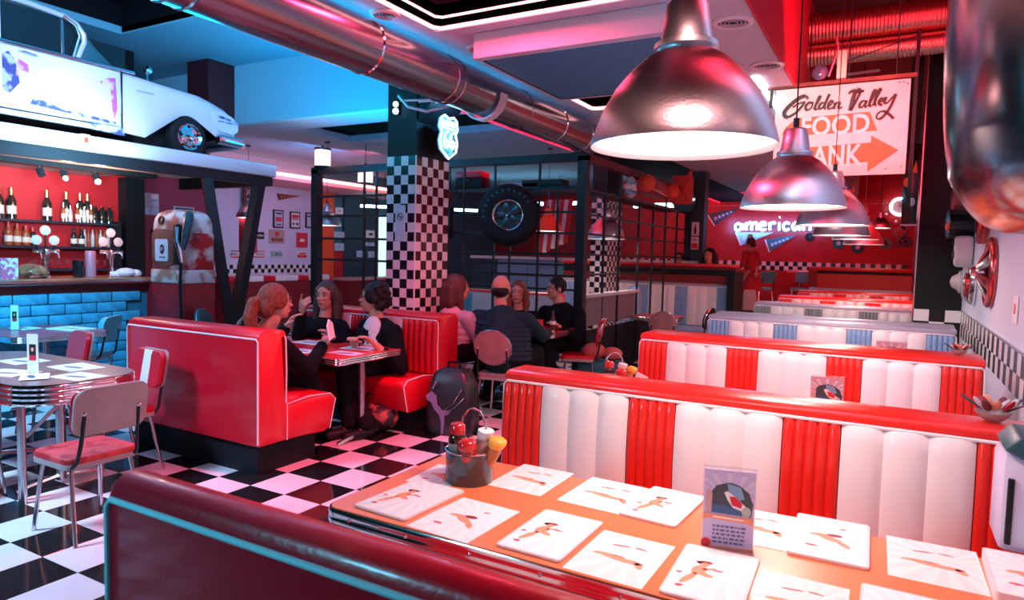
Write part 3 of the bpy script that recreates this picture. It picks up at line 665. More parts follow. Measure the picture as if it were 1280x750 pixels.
chair('faded pink round backed chair of the man in the quilted jacket', (-3.36, 5.83, 0), math.radians(8), backm=PINK_V, front=PINK_V, seatm=PINK_V, round_back=True)
chair('red chair seen edge-on right of the party table', (-3.22, 7.42, 0), math.radians(112), backm=RED, front=RED, round_back=True)
chair('faded pink round backed chair standing alone beyond the second booth', (-2.75, 9.35, 0), math.radians(8), backm=PINK_V, front=PINK_V, seatm=ORANGE, round_back=True)
chair('dark round backed chair beside the small red table in the middle', (-2.62, 10.35, 0), math.radians(85), backm=CLOTHG, front=CLOTHG, seatm=CLOTHG, round_back=True)
chair('black backed chrome chair behind the long haired woman', (-5.75, 4.95, 0), math.radians(-100), backm=BLACKG, front=BLACKG, seatm=BLACKG, round_back=True)
chair('dark chair at the left of the slanted posts', (-6.9, 5.35, 0), math.radians(-60), backm=TEALW, front=TEALW, seatm=TEALW, round_back=True)
chair('small teal chair far back beside the waitress', (-2.72, 17.1, .52), math.radians(40), backm=TEAL_V, front=TEAL_V, seatm=TEAL_V)
chair('small teal chair far back at the teal table', (-1.95, 17.9, .52), math.radians(170), backm=TEAL_V, front=TEAL_V, seatm=TEAL_V)
# ================================================================ PENDANT LAMPS
def pendant(label, x, y, z, D=.60, m=ALU, ztop=3.3, power=26, col_=(1, .66, .60), lit=True, scale=1, group=None):
    t = thing('pendant_lamp', label, 'lamp', (x, y, z), random.random()*6, group); k = D/.6
    P = [(.300, 0), (.298, .012), (.285, .058), (.262, .118), (.225, .183), (.178, .240), (.135, .280), (.104, .300), (.098, .310), (.104, .316), (.102, .332), (.084, .338), (.066, .455), (.058, .468), (.03, .472)]
    Q = [(.03, .455), (.048, .450), (.078, .33), (.13, .268), (.215, .18), (.252, .112), (.275, .050), (.292, .006), (.300, 0)]
    MB().lathe([(r*k, h*k) for r, h in P], 48).build('shade', m, t, smooth=50)
    MB().lathe([(r*k, h*k) for r, h in Q], 40).build('shade_lining', WHITEP, t, smooth=50)
    MB().lathe([(.0001, .025*k), (.20*k, .018*k), (.278*k, .014*k)], 40).build('diffuser', LAMPIN, t)
    MB().cyl((0, 0, .46*k), (0, 0, .53*k), .018*k, seg=12).build('cord_grip', STEEL, t)
    MB().cyl((0, 0, .53*k), (0, 0, ztop-z), .0045, seg=6).build('cord', BLACKG, t)
    MB().lathe([(.0001, ztop-z-.0), (.05, ztop-z-.001), (.045, ztop-z-.03), (.0001, ztop-z-.035)], 16).build('ceiling_rose', STEEL, t)
    if lit and power:
        l = area('lamp_light', (x, y, z-.004), .36*k, col_, power, (0, 0, -1)); l.data.shape = 'DISK'
    return t
LY = [(-.627, 2.243, 2.003), (-.550, 4.397, 1.959), (-.487, 6.554, 1.959), (-.543, 8.6, 1.945), (-.485, 10.6, 1.965), (-.444, 12.3, 1.937)]
LN_ = ['biggest aluminium dome lamp, hanging nearest over the orange table', 'second aluminium dome lamp from the front, below the arrow sign', 'third aluminium dome lamp of the row', 'fourth dome lamp of the row, mostly hidden', 'fifth dome lamp of the row, only the rim showing', 'sixth and farthest dome lamp of the overlapping row']
for k, (x, y, z) in enumerate(LY): pendant(LN_[k], x, y, z, ztop=3.3 if x < -.92 else 4.4, power=[17, 17, 14, 12, 12, 12][k])
pendant('small dome lamp hanging alone before the red record wall', -.269, 15.0, 2.32, D=.40, ztop=4.4, power=8)
pendant('silver and orange dome lamp seen through the steel frame', -3.75, 9.5, 1.90, D=.58, ztop=3.3, power=8)
pendant('orange dome lamp just right of the big tyre', -5.45, 11.0, 2.07, D=.52, m=mat('orange_enamel', (.9, .14, .05), .35), ztop=3.55, power=6)
pendant('silver lamp behind the slanted posts, red cloth below it', -10.6, 8.75, 2.20, D=.46, ztop=3.55, power=4)
pendant('silver lamp overlapping the frame post by the poster wall', -8.85, 9.0, 2.07, D=.50, ztop=3.55, power=6)
# ================================================================ BAR
bar = thing('bar_counter', 'long bar with pale blue painted brick front and glossy wooden top', 'bar', (-8, 0, 0))
MB().box(-.72, -.02, -1.5, 5.10, 0, 1.075).build('core', MORTAR, bar, smooth=0)
me = []
for v in range(4):
    rnd = random.Random(v); h = .0555
    g = MB().box(-.02, .012+rnd.uniform(-.004, .004), -.166, .166, -h, h); o = g.build('brick', BRICK, None, bevel=.010, smooth=50); me.append(o.data); bpy.data.objects.remove(o)
rb = MB()
for r in range(9):
    off = .17*(r % 2)
    for k in range(-4, 16):
        y0 = .345*k+off; z = .03+.118*r+.055
        if y0+.17 > 5.11 or z > 1.06: continue
        if y0 > 1.2:
            o = bpy.data.objects.new('brick', me[(r*3+k*5) % 4]); COL.objects.link(o); o.parent = bar; o.location = (random.uniform(-.003, .003), y0, z); o.rotation_euler = (random.uniform(-.008, .008), 0, random.uniform(-.01, .01))
        else: rb.box(-.02, .010, y0-.166, y0+.166, z-.0555, z+.0555)
tag(rb.build('more_bricks', BRICK, bar, bevel=.008), kind='stuff')
MB().box(-.66, .0, -1.5, 5.12, 1.08, 1.185).build('fascia', DWOOD, bar, smooth=0)
MB().box(-.74, .10, -1.5, 5.16, 1.185, 1.238).build('counter_edge', CHROMER, bar, bevel=.006)
MB().box(-.74, .085, -1.5, 5.15, 1.238, 1.25).build('counter_top', WOOD, bar, bevel=.003)
# shelves
for k, z in enumerate((1.935, 1.60, 1.30)):
    tag(MB().box(-9.995, -9.72, -.5, 5.78, z-.03, z).build('wall_shelf', mat('shelf_dark', (.02, .03, .045), .3), smooth=0), ['top bar shelf carrying the gold necked bottles', 'middle dark bar shelf carrying brown bottles', 'lowest bar shelf with glasses behind the taps'][k], 'shelf')
tag(MB().box(-9.99, -9.70, 5.76, 5.80, 1.27, 1.97).build('shelf_end', STEEL, smooth=0), 'dark upright closing the right end of the bar shelves', 'shelf end')
def bottle(label, x, y, z, h, r, m, neck=GOLD, lab=LABELP, group=None):
    t = thing('bottle', label, 'bottle', (x, y, z), 0, group)
    MB().lathe([(.0001, 0), (r, .004), (r, h*.55), (r*.85, h*.64), (r*.36, h*.78), (r*.34, h*.97), (.0001, h*.97)], 14).build('glass_body', m, t, smooth=50)
    MB().lathe([(r*.40, h*.76), (r*.41, h), (.0001, h)], 12).build('neck_foil', neck, t)
    MB().lathe([(r*1.01, h*.16), (r*1.01, h*.42)], 14).build('label', lab, t)
    return t
hs = [4.43, 4.60, 4.96, 5.16, 5.36, 5.46]
for k, y in enumerate([4.44, 4.58, 4.92, 5.16, 5.34, 5.44]):
    bottle('dark champagne bottle with gold neck, %s from left on top bar shelf' % ORD[k], -9.86, y-.1 if k < 2 else y-.02, 1.935, .40, .055, BOTTLE)
for k in range(6): bottle('slim pale small bottle, %s after the champagne on top bar shelf' % ORD[k], -9.85, 5.50+.0, 1.935, .26, .026, CLEARB if k % 2 else AMBER, CHROME) if False else None
for k in range(5): bottle('pale little bottle with silver cap, %s from the champagne bottles on the shelf' % ORD[k], -9.76, 5.02+.09*k+.03, 1.935, .25-.03*(k % 2), .026, CLEARB if k % 2 else AMBER, CHROME)
for k in range(6): tag(MB().lathe([(.0001, 0), (.034, .003), (.036, .17), (.014, .21), (.014, .24), (.0001, .24)], 12).build('dark_jar', BOTTLE, loc=(-9.80-.05*(k % 2), 5.48+.05*k, 1.935)), 'black squat bottle, %s in the dark cluster at shelf end' % ORD[k], 'bottle')
for k, (y, m) in enumerate([(4.42, AMBER), (4.52, AMBER), (4.62, AMBER), (4.70, BOTTLE)]): bottle('brown liquor bottle, %s from left on the middle bar shelf' % ORD[k], -9.82, y, 1.60, .30-.02*k, .045, m, mat('red_cap', (.6, .04, .03), .4))
for k in range(2): bottle(['short black bottle mid shelf between the two taps', 'black bottle with green label between the taps'][k], -9.80, 5.20+.1*k, 1.60, .26, .04, BOTTLE, BOTTLE)
for k in range(8): tag(MB().lathe([(.0001, 0), (.022, .003), (.026, .15), (.010, .20), (.010, .24), (.0001, .24)], 10).build('small_bottle', CLEARB if k % 2 else AMBER, loc=(-9.86, 5.32+.055*k, 1.60)), 'thin pale bottle, %s in the row at right end of middle shelf' % ORD[k], 'bottle')
for k in range(10): tag(MB().lathe([(.028, .12), (.020, .06), (.004, .05), (.004, .01), (.026, .002), (.0001, 0)], 12).build('wine_glass', GLASS, loc=(-9.85, 4.72+.10*k, 1.30)), 'glass standing on the lowest bar shelf behind the taps', 'glass', 'glasses on the lowest bar shelf')
# counter items
bt = thing('beer_tap', 'chrome beer tap column with cream bear shaped heads beside the cake dome', 'beer tap', (-8.30, 4.10, 1.25))
def tapparts(t, s=1):
    MB().lathe([(.0001, 0), (.05, .003), (.03, .05), (.024, .10), (.034, .20), (.045, .26), (.04, .32), (.0001, .33)], 16).build('column', CHROME, t)
    MB().tube([(0, -.14, .30), (0, 0, .30), (0, .14, .30)], .02, 10).build('crossbar', CHROME, t)
    for k, (y, z) in enumerate([(-.09, .42), (.09, .42), (0, .53)]):
        h = MB().cyl((0, y, .31), (0, y, z-.04), .010).build('handle', BLACKG, t)
        MB().lathe([(.0001, -.012), (.052, -.008), (.056, 0), (.052, .010), (.0001, .014)], 20, MX((0, y, z), 0, PI/2)).build('badge', mat('cream_badge', (.75, .55, .42), .5), t)
    for y in (-.09, .09): MB().tube([(.03, y, .29), (.08, y, .27), (.09, y, .22)], .010, 8).build('spout', CHROME, t)
tapparts(bt)
b2 = dup(bt, loc=(-8.30, 4.83, 1.25), label='chrome beer tap column with cream heads farther along, near the bar end')
cd = thing('cake_dome', 'glass cake dome over pastries on the bar top', 'cake dome', (-8.25, 3.92, 1.25))
MB().lathe([(.0001, .02), (.17, .02), (.17, .03), (.03, .035), (.03, 0), (.08, 0), (.0001, 0)], 24).build('plate', CHROME, cd)
MB().lathe([(.165, .03), (.165, .06), (.15, .11), (.10, .145), (.02, .16), (.02, .18), (.0001, .185)], 28).build('dome', GLASS, cd, smooth=60)
for k in range(6): MB().ball((.09*math.cos(k), .09*math.sin(k), .065), .045, .045, .03, 10, 7).build('pastry', mat('pastry', (.72, .30, .12), .6), cd)
tag(MB().lathe([(.0001, 0), (.055, .004), (.062, .15), (.058, .20), (.0001, .20)], 18).build('dark_canister', BLACKG, loc=(-8.25, 4.42, 1.25)), 'dark canister with pale lid left of the pink cylinder on the bar', 'canister')
tag(MB().lathe([(.0001, 0), (.055, .004), (.055, .30), (.05, .31), (.0001, .31)], 20).build('cylinder_dispenser', mat('dusty_pink_cylinder', (.42, .18, .22), .4), loc=(-8.25, 4.56, 1.25)), 'tall dusty pink cylinder standing on the bar', 'dispenser')
tag(MB().box(-.08, .08, -.08, .08, 0, .22).build('popcorn_box', mat('pink_check_box', (.75, .10, .22), .5, col2=(.8, .7, .7), vscale=22), loc=(-8.2, 3.66, 1.25)), 'pink and white patterned box at left end of bar top', 'box')
g = MB(); g.ball((0, 0, .05), .10, .12, .06, 12, 8); g.ball((.02, .11, .04), .07, .07, .05, 12, 8); g.ball((-.03, -.1, .03), .06, .07, .04, 12, 8)
tag(g.build('crumpled_cloth', CLOTHW, loc=(-8.2, 4.95, 1.25)), 'white crumpled cloth on the bar end beside the fuel pump', 'cloth')
for k in range(3): 
    sl = thing('bar_spotlight', ['leftmost dark spotlight under the canopy over the bar', 'lit spotlight in the middle under the canopy', 'brightest spotlight under the canopy over the bar'][k], 'spotlight', (-8.8, 4.30+.26*k+(.12 if k == 2 else 0), 2.50))
    MB().cyl((0, 0, .0), (.05, 0, -.07), .04).build('housing', STEEL, sl); MB().cyl((0, 0, 0), (0, 0, .04), .015).build('stem', STEEL, sl)
    if k: MB().ball((.058, 0, -.082), .022 if k == 1 else .030).build('bulb', BULBW, sl)
    if k: point('spotlight_light', (-8.68, 4.30+.26*k+(.12 if k == 2 else 0), 2.36), (1, .50, .34), 6+7*(k-1), .03)
# ================================================================ CANOPY AND POSTS
cn = thing('canopy', 'white steel canopy over the bar that carries the old car', 'canopy', (-7.9, 0, 2.54))
MB().box(-.06, 0, -1.5, 7.03, .13, .31).build('fascia', mat('white_enamel_fascia', (.72, .78, .84), .25, coat=.3, bump=.1, bscale=3), cn, bevel=.03)
MB().box(-2.08, -.01, -1.5, 7.0, .17, .26).build('deck', WHITEP, cn, smooth=0)
MB().box(-.12, -.04, -1.5, 6.98, .0, .13).build('edge_beam', STEEL, cn, smooth=0)
MB().box(-2.08, -.12, 6.9, 6.98, .0, .17).build('end_beam', STEEL, cn, smooth=0)
MB().box(-2.05, -.55, -1.5, 5.6, .06, .10).build('ceiling_panel', mat('beige_panel', (.42, .34, .30), .6), cn, smooth=0)
MB().box(-1.0, -.8, -1.5, 5.7, .0, .05).build('track_beam', STEEL, cn, smooth=0)
br = MB().box(-.01, .03, 4.27, 4.37, .19, .31).build('clamp_plate', WHITEP, cn, bevel=.004); MB().box(.03, .045, 4.30, 4.34, .22, .28).build('reflector', mat('amber_reflector', (.25, .05, .02), .3), br)
for k, (yt, yb, zt, zb) in enumerate([(5.90, 6.24, 2.54, .0), (6.74, 6.20, 2.54, .0)]):
    tag(MB().bar((-7.95+(.0), yt, zt), (-7.95+.16*(1-k)+(.0), yb, zb), .15, .12).build('slanted_post', STEEL, smooth=0), ['left slanted dark post holding the canopy, beside the fuel pump', 'right slanted dark post holding the canopy end'][k], 'post')
# ================================================================ THE OLD CAR
car = thing('old_car', 'rusty white vintage sedan parked on the canopy above the bar', 'car', (-8.05, 0, 2.81))
ZB = 2.81
def ring(y, zb, zt, w, crown=.04, tuck=.05):
    """half section points from the lower side up over the bonnet; x<=0 is into the car"""
    P = [(-tuck, zb), (-.01, zb+.10), (0, (zb+zt)/2), (-.012, zt-.08), (-.05, zt-.015), (-.14, zt), (-w/2, zt+crown), (-w+.14, zt), (-w+.05, zt-.015), (-w+.012, zt-.08), (-w, (zb+zt)/2), (-w+.01, zb+.10), (-w+tuck, zb)]
    return [(x, y, z-ZB) for x, z in P]
W_ = 1.70
st = [(1.0, 2.98, 3.72), (2.2, 2.98, 3.72), (3.2, 2.98, 3.72), (4.0, 2.98, 3.715), (4.45, 2.98, 3.71), (4.83, 2.98, 3.70), (5.15, 2.96, 3.675)]
st2 = [(5.15, 3.675), (5.33, 3.66), (5.60, 3.645), (5.88, 3.63), (6.08, 3.58), (6.27, 3.52), (6.38, 3.45), (6.46, 3.37)]
g = MB(); rings = [ring(y, a, b, W_) for y, a, b in st]; n = 13
vs = [p for r in rings for p in r]; fs = []
for i in range(len(rings)-1):
    for j in range(n-1): fs.append((i*n+j, (i+1)*n+j, (i+1)*n+j+1, i*n+j+1))
fs.append(tuple(range(n)))
g.add(vs, fs)
# front with a wheel arch cut out: bottom line follows the arch
arch = lambda y: max(2.90, 3.06+math.sqrt(max(0, .30**2-(y-5.735)**2))*1.0-.02) if abs(y-5.735) < .30 else 2.93+.0*y
ys = [5.15+.04*i for i in range(34)]; ys = [y for y in ys if y <= 6.47]
def top(y):
    for (a, za), (b, zb) in zip(st2, st2[1:]):
        if a <= y <= b: return za+(zb-za)*(y-a)/(b-a)
    return st2[-1][1]
def bot(y):
    if y < 5.62: return 2.96+.34*(y-5.15)/.47
    if y < 5.85: return 3.30+.03*math.sin((y-5.62)/.23*PI)
    return 3.30-.17*min(1, (y-5.85)/.30)
rings = [ring(y, bot(y), top(y), W_-max(0, (y-6.2))*.25, .05) for y in ys]; vs = [p for r in rings for p in r]; fs = []
for i in range(len(rings)-1):
    for j in range(n-1): fs.append((i*n+j, (i+1)*n+j, (i+1)*n+j+1, i*n+j+1))
fs.append(tuple((len(rings)-1)*n+j for j in range(n))[::-1])
g.add(vs, fs); g.build('body', CARW, car, smooth=60)
dz = -ZB
MB().prism([(3.62, 3.08+dz), (4.79, 3.03+dz), (4.82, 3.12+dz), (4.825, 3.60+dz), (4.80, 3.66+dz), (3.64, 3.66+dz), (3.58, 3.55+dz), (3.57, 3.2+dz)], -.03, .008, 'x').build('front_door', CARW, car, bevel=.006)
MB().prism([(1.6, 3.08+dz), (3.50, 3.08+dz), (3.50, 3.66+dz), (1.6, 3.66+dz)], -.03, .008, 'x').build('rear_door', CARW, car, bevel=.006)
for a_, b_, c_, d_ in ((3.555, 3.57, 3.02, 3.68), (4.832, 4.842, 2.98, 3.69), (3.57, 4.83, 3.012, 3.022)): MB().box(-.01, .010, a_, b_, c_+dz, d_+dz).build('door_gap', BLACK, car, smooth=0)
MB().box(-.02, .012, 1.2, 5.0, 3.675+dz, 3.71+dz).build('belt_trim', CHROMER, car, bevel=.005)
MB().box(-.05, .014, 3.0, 4.86, 2.955+dz, 3.005+dz).build('sill', CARW, car, bevel=.01)
MB().prism([(3.60, 3.20+dz), (3.66, 3.17+dz), (3.76, 3.30+dz), (3.72, 3.52+dz), (3.66, 3.60+dz), (3.60, 3.56+dz)], .008, .011, 'x').build('rust_patch', CARRUST, car)
MB().prism([(3.72, 3.36+dz), (3.84, 3.38+dz), (3.85, 3.50+dz), (3.74, 3.55+dz)], .0085, .0115, 'x').build('pink_patch', CARPINK, car)
MB().prism([(4.58, 3.50+dz), (4.66, 3.56+dz), (4.76, 3.58+dz), (4.78, 3.24+dz), (4.75, 3.08+dz), (4.72, 3.20+dz), (4.70, 3.44+dz), (4.62, 3.44+dz)], .0085, .0115, 'x').build('pink_patch', CARPINK, car)
MB().prism([(3.85, 3.10+dz), (4.76, 3.04+dz), (4.76, 3.075+dz), (4.3, 3.11+dz), (4.2, 3.10+dz), (4.0, 3.16+dz), (3.88, 3.17+dz)], .0085, .0115, 'x').build('rust_patch', CARRUST, car)
MB().prism([(4.46, 3.02+dz), (4.84, 3.02+dz), (4.86, 2.93+dz), (4.5, 2.95+dz)], -.02, .016, 'x').build('rust_patch', CARRUST, car)
MB().tube([(.012, 3.75, 3.625+dz), (.035, 3.78, 3.625+dz), (.035, 3.90, 3.615+dz), (.012, 3.93, 3.615+dz)], .010, 6).build('door_handle', CHROMER, car)
MB().box(.0, .004, 5.02, 5.24, 3.49+dz, 3.505+dz).build('badge_strip', GREYP, car, smooth=0)
MB().box(-1.62, -.08, 1.4, 5.0, 3.0+dz, 3.66+dz).build('interior', CEILD, car, smooth=0)
for sx in (0, -1.62):
    x = -.04+sx
    MB().tube([(x, 1.2, 4.02+dz), (x, 2.2, 4.14+dz), (x, 3.3, 4.16+dz), (x, 3.9, 4.155+dz), (x, 4.22, 4.13+dz), (x, 4.36, 4.08+dz), (x, 4.435, 3.99+dz), (x, 4.44, 3.90+dz), (x, 4.40, 3.80+dz), (x, 4.36, 3.70+dz)], .030, 10).build('roof_rail', CHROMER if sx else mat('car_trim_white', (.7, .72, .80), .3, metal=.4), car)
    MB().bar((x, 4.215, 3.70+dz), (x, 4.205, 4.10+dz), .022).build('quarter_window_bar', CHROMER, car)
    MB().bar((x, 3.58, 3.70+dz), (x, 3.58, 4.13+dz), .05).build('centre_pillar', CARW, car)
MB().tube([(.0, 4.2, 4.115+dz), (.0, 4.33, 4.05+dz), (.0, 4.37, 3.95+dz), (.0, 4.30, 3.70+dz)], .018, 8).build('inner_frame', CHROMER, car)
g = MB(); rr = []
for y, z in [(1.2, 4.05), (1.8, 4.16), (2.6, 4.20), (3.4, 4.22), (4.0, 4.20), (4.25, 4.165), (4.36, 4.12)]:
    rr.append([(-.02, y, z-.06+dz), (-.12, y, z+dz), (-.85, y, z+.04+dz), (-1.58, y, z+dz), (-1.68, y, z-.06+dz), (-.85, y, z-.02+dz)])
vs = [p for r in rr for p in r]; fs = [tuple(range(6)), tuple(range(36, 42))[::-1]]
for i in range(6):
    for j in range(6): fs.append((i*6+j, (i+1)*6+j, (i+1)*6+(j+1) % 6, i*6+(j+1) % 6))
g.add(vs, fs).build('roof', CARW, car, smooth=60)
g = MB(); cur = [(-.04, 4.46), (-.15, 4.60), (-.85, 4.78), (-1.55, 4.60), (-1.66, 4.46)]; low = [(-.06, 4.82), (-.3, 4.98), (-.85, 5.05), (-1.4, 4.98), (-1.64, 4.82)]
vs = [(x, y-.14, 4.07+dz) for x, y in cur]+[(x, y-.02, 3.70+dz) for x, y in low]; g.add(vs, [(i, i+1, i+6, i+5) for i in range(4)])
g.add([(-.04, 4.40, 3.70+dz), (-.04, 4.45, 3.95+dz), (-.04, 4.32, 4.07+dz), (-.06, 4.80, 3.70+dz)], [(0, 1, 2, 3)])
g.build('windshield', GLASSCAR, car, smooth=60)
MB().box(-.045, -.040, 3.60, 4.36, 3.70+dz, 4.10+dz).build('side_glass', GLASSDK, car, smooth=0)
# wheels
def wheel(t, y, x=-.10, R=.25, w=.17):
    M = MX((x, y, 3.06+dz), 0, PI/2)
    g = MB().lathe([(.165, -w/2), (R-.02, -w/2), (R, -w/2+.03), (R, w/2-.03), (R-.02, w/2), (.175, w/2), (.165, w/2-.02)], 36, M).build('tyre', RUBBER, t, smooth=40)
    h = MB().lathe([(.172, w/2-.005), (.168, w/2+.008), (.150, w/2-.01), (.135, w/2-.02), (.10, w/2-.012), (.07, w/2+.01), (.04, w/2+.025), (.0001, w/2+.03)], 36, M).build('hubcap', CHROME, t, smooth=40)
    for k in range(8):
        a = k*PI/4; MB().ball((x+w/2+.012, y+.085*math.cos(a), 3.06+dz+.085*math.sin(a)), .014, seg=8, rings=6).build('hub_bolt', CHROME, h)
    for k in range(5):
        a = k*2*PI/5+.3; MB().cyl((x+w/2-.016, y+.135*math.cos(a), 3.06+dz+.135*math.sin(a)), (x+w/2-.010, y+.135*math.cos(a), 3.06+dz+.135*math.sin(a)), .018).build('hub_slot', BLACK, h)
wheel(car, 5.735); wheel(car, 2.2); wheel(car, 5.735, -1.6)
MB().box(-1.6, -.20, 5.10, 6.12, 2.90+dz, 3.34+dz).build('wheel_well', BLACK, car, smooth=0)
hl = MB().prism([(6.05, 3.46+dz), (6.20, 3.485+dz), (6.38, 3.42+dz), (6.47, 3.34+dz), (6.47, 3.24+dz), (6.38, 3.18+dz), (6.16, 3.20+dz), (6.08, 3.32+dz)], -.06, .018, 'x').build('headlight_pod', CARW, car, bevel=.02)
MB().box(.012, .026, 6.14, 6.46, 3.325+dz, 3.345+dz).build('pod_groove', CARRUST, hl, bevel=.004); MB().prism([(6.14, 3.42+dz), (6.42, 3.37+dz), (6.44, 3.35+dz), (6.14, 3.38+dz)], .015, .022, 'x').build('pod_rust', CARRUST, hl)
for k in range(2): MB().lathe([(.0001, .03), (.06, .02), (.075, 0), (.07, -.02)], 20, MX((-.16-.17*k, 6.47, 3.32+dz), -PI/2)).build('headlamp', CHROME, car)
MB().tube([(.0, 6.14, 3.10+dz), (.03, 6.30, 3.09+dz), (.02, 6.48, 3.09+dz), (-.10, 6.58, 3.09+dz), (-.85, 6.64, 3.09+dz), (-1.6, 6.58, 3.09+dz), (-1.72, 6.45, 3.09+dz), (-1.72, 6.14, 3.09+dz)], .07, 10).build('bumper', CHROMER, car)
MB().box(-1.5, -.2, 6.42, 6.5, 3.14+dz, 3.38+dz).build('grille', STEEL, car)
mr = MB().lathe([(.0001, .02), (.035, .015), (.05, -.01), (.045, -.05), (.0001, -.08)], 18, MX((-.12, 5.22, 3.80+dz), PI/2)).build('wing_mirror', CHROME, car); MB().bar((-.12, 5.24, 3.66+dz), (-.12, 5.22, 3.78+dz), .02).build('mirror_stalk', CHROME, mr)
# ================================================================ FUEL PUMP
fp = thing('fuel_pump', 'old flaking white and red fuel pump standing at the end of the bar', 'fuel pump', (-7.56, 5.28, 0), -PI/2)
def sect(z0, z1, hx, hy, r, name, m, bev=.01): return MB().prism(rrect(-hx, hx, -hy, hy, r, 5), z0, z1).build(name, m, fp, bevel=bev, smooth=50)
sect(0, 1.20, .235, .30, .05, 'base_cabinet', PUMPRED); sect(1.20, 1.36, .245, .31, .06, 'middle_band', mat('band_enamel', (.62, .52, .50), .5, col2=(.40, .18, .12), vscale=7))
sect(1.36, 1.80, .235, .30, .07, 'upper_cabinet', PUMPR)
g = MB(); rr = []
for z, k in [(1.80, 1.0), (1.90, .99), (1.97, .94), (2.03, .82), (2.065, .60), (2.08, .3)]: rr.append([(p[0], p[1], z) for p in rrect(-.235*k, .235*k, -.30*k, .30*k, .10*k, 5)])
n = len(rr[0]); g.add([p for r in rr for p in r], [(i*n+j, i*n+(j+1) % n, (i+1)*n+(j+1) % n, (i+1)*n+j) for i in range(5) for j in range(n)]+[tuple(5*n+j for j in range(n))])
g.build('domed_top', PUMPW, fp, smooth=60)
fc = MB().prism(rrect(-.22, .20, 1.40, 1.84, .09, 6), 0, .02, 'y').build('face_frame', RUSTY, fp, bevel=.008)
fc.rotation_euler = (0, 0, PI/2); fc.location = (.255, -.02, 0)
f2 = MB().prism(rrect(-.14, .10, 1.46, 1.72, .03, 4), 0, .012, 'y').build('dial_plate', mat('dial_plate', (.60, .66, .74), .35), fp); f2.rotation_euler = (0, 0, PI/2); f2.location = (.262, -.02, 0)
lo = MB().lathe([(.0001, 0), (.058, .001), (.058, .004), (.0001, .005)], 22, Matrix.Diagonal((1, .72, 1, 1))).build('round_badge', BLACKP, f2); lo.rotation_euler = (PI/2, PI/2, 0); lo.location = (.0, -.001, 1.60)
for k in range(3): MB().cyl((-.04+.04*k, -.001, 1.505), (-.04+.04*k, -.004, 1.505), .012).build('dot', BLACKP, f2)
for k, w in ((0, .05), (1, .06)): MB().box(-w/2, w/2, -.009, -.006, 1.588+.022*k, 1.594+.022*k).build('badge_line', PAPER, f2, smooth=0)
MB().lathe([(.05, 0), (.05, .02), (.03, .02), (.03, 0)], 20, MX((.235, -.06, 1.945), 0, PI/2-.15)).build('round_eye', STEEL, fp)
ho = MB().tube([(.10, .22, 1.98), (.16, .34, 2.0), (.22, .40, 1.9), (.24, .39, 1.75), (.26, .36, 1.60)], [.05, .055, .05, .04, .03], 10).build('nozzle_boot', mat('teal_black_rubber', (.02, .06, .07), .4), fp)
MB().tube([(.29, .30, 1.86), (.32, .33, 1.70), (.30, .36, 1.60), (.28, .37, 1.45)], [.022, .026, .03, .02], 8).build('nozzle', CHROMER, ho)
MB().tube([(.28, .36, 1.50), (.29, .35, 1.2), (.28, .35, .9), (.29, .36, .5), (.28, .2, .2), (.26, 0, .12)], .018, 8).build('hose', BLACK, ho)
MB().box(.20, .262, .17, .28, 1.42, 1.90).build('nozzle_recess', BLACK, fp, bevel=.02)
# ================================================================ STEEL FRAME WITH SHELVES AND THE BIG TYRE
fr = thing('steel_frame', 'tall black steel lattice screen around the middle tables', 'steel frame', (-3.48, 8.0, 0))
def fbar(a, b, w=.05, name='bar', m=STEEL): return MB().bar(a, b, w).build(name, m, fr, smooth=0)
MB().box(-.06, .06, -.06, .06, 0, 2.90).build('corner_post', STEEL, fr, smooth=0)
MB().box(-4.68, -4.54, -.06, .06, 0, 2.90).build('corner_post', STEEL, fr, smooth=0)
MB().box(-.05, .05, 5.0, 5.12, 0, 2.95).build('corner_post', STEEL, fr, smooth=0)
MB().box(-2.46, -2.36, -.04, .04, 0, 2.6).build('middle_post', STEEL, fr, smooth=0)
MB().box(-4.68, .06, -.06, .06, 2.84, 2.94).build('top_rail', STEEL, fr, smooth=0)
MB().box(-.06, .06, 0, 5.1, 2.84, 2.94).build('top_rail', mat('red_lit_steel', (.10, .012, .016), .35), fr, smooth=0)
for z in (2.48, 2.17, 1.82, 1.49): fbar((-4.6, 0, z), (-2.9, 0, z), .035)
for x in (-3.62, -3.38): fbar((x, 0, 1.0), (x, 0, 2.84), .03)
for z in (2.50, 2.20, 1.93, 1.66, 1.52, 1.38, 1.2): fbar((-2.6, 0, z), (-.06, 0, z), .028)
for x in (-2.62, -2.05, -1.80, -1.30, -1.05, -.62, -.35): fbar((x, 0, .9), (x, 0, 2.5 if int(x*100) % 2 else 2.84), .026)
for z in (2.50, 2.18, 1.93, 1.66, 1.40): fbar((0, 0, z), (0, 5.05, z), .026)
for y in (.75, 1.35, 2.2, 2.9, 3.6, 4.3): fbar((0, y, .7), (0, y, 2.84 if y in (1.35, 3.6) else 2.5), .03)
MB().box(-2.6, -.08, .08, .45, 2.515, 2.545).build('luggage_shelf', STEEL, fr, smooth=0)
MB().box(-.45, -.04, 1.2, 4.8, 2.515, 2.545).build('luggage_shelf', STEEL, fr, smooth=0)
for k, (a, b) in enumerate([(.12, 1.28), (1.38, 2.1)]): MB().box(-.03, .01, a, b, .72, 1.10).build('lower_panel', mat('grey_panel', (.16, .13, .15), .5), fr, smooth=0)
MB().box(-.10, .06, 0, 2.2, 1.10, 1.14).build('panel_cap', GREYP, fr, smooth=0)
for k, (a, b) in enumerate([(.12, 1.28), (1.38, 2.1), (2.2, 5.0)]): MB().box(-.03, .01, a, b, .0, .66).build('kick_panel', DARK, fr, smooth=0)
ty = thing('big_tyre', 'wide black racing tyre with a chrome slotted rim hung on the steel frame', 'tyre', (-4.44, 7.80, 2.15), math.radians(22))
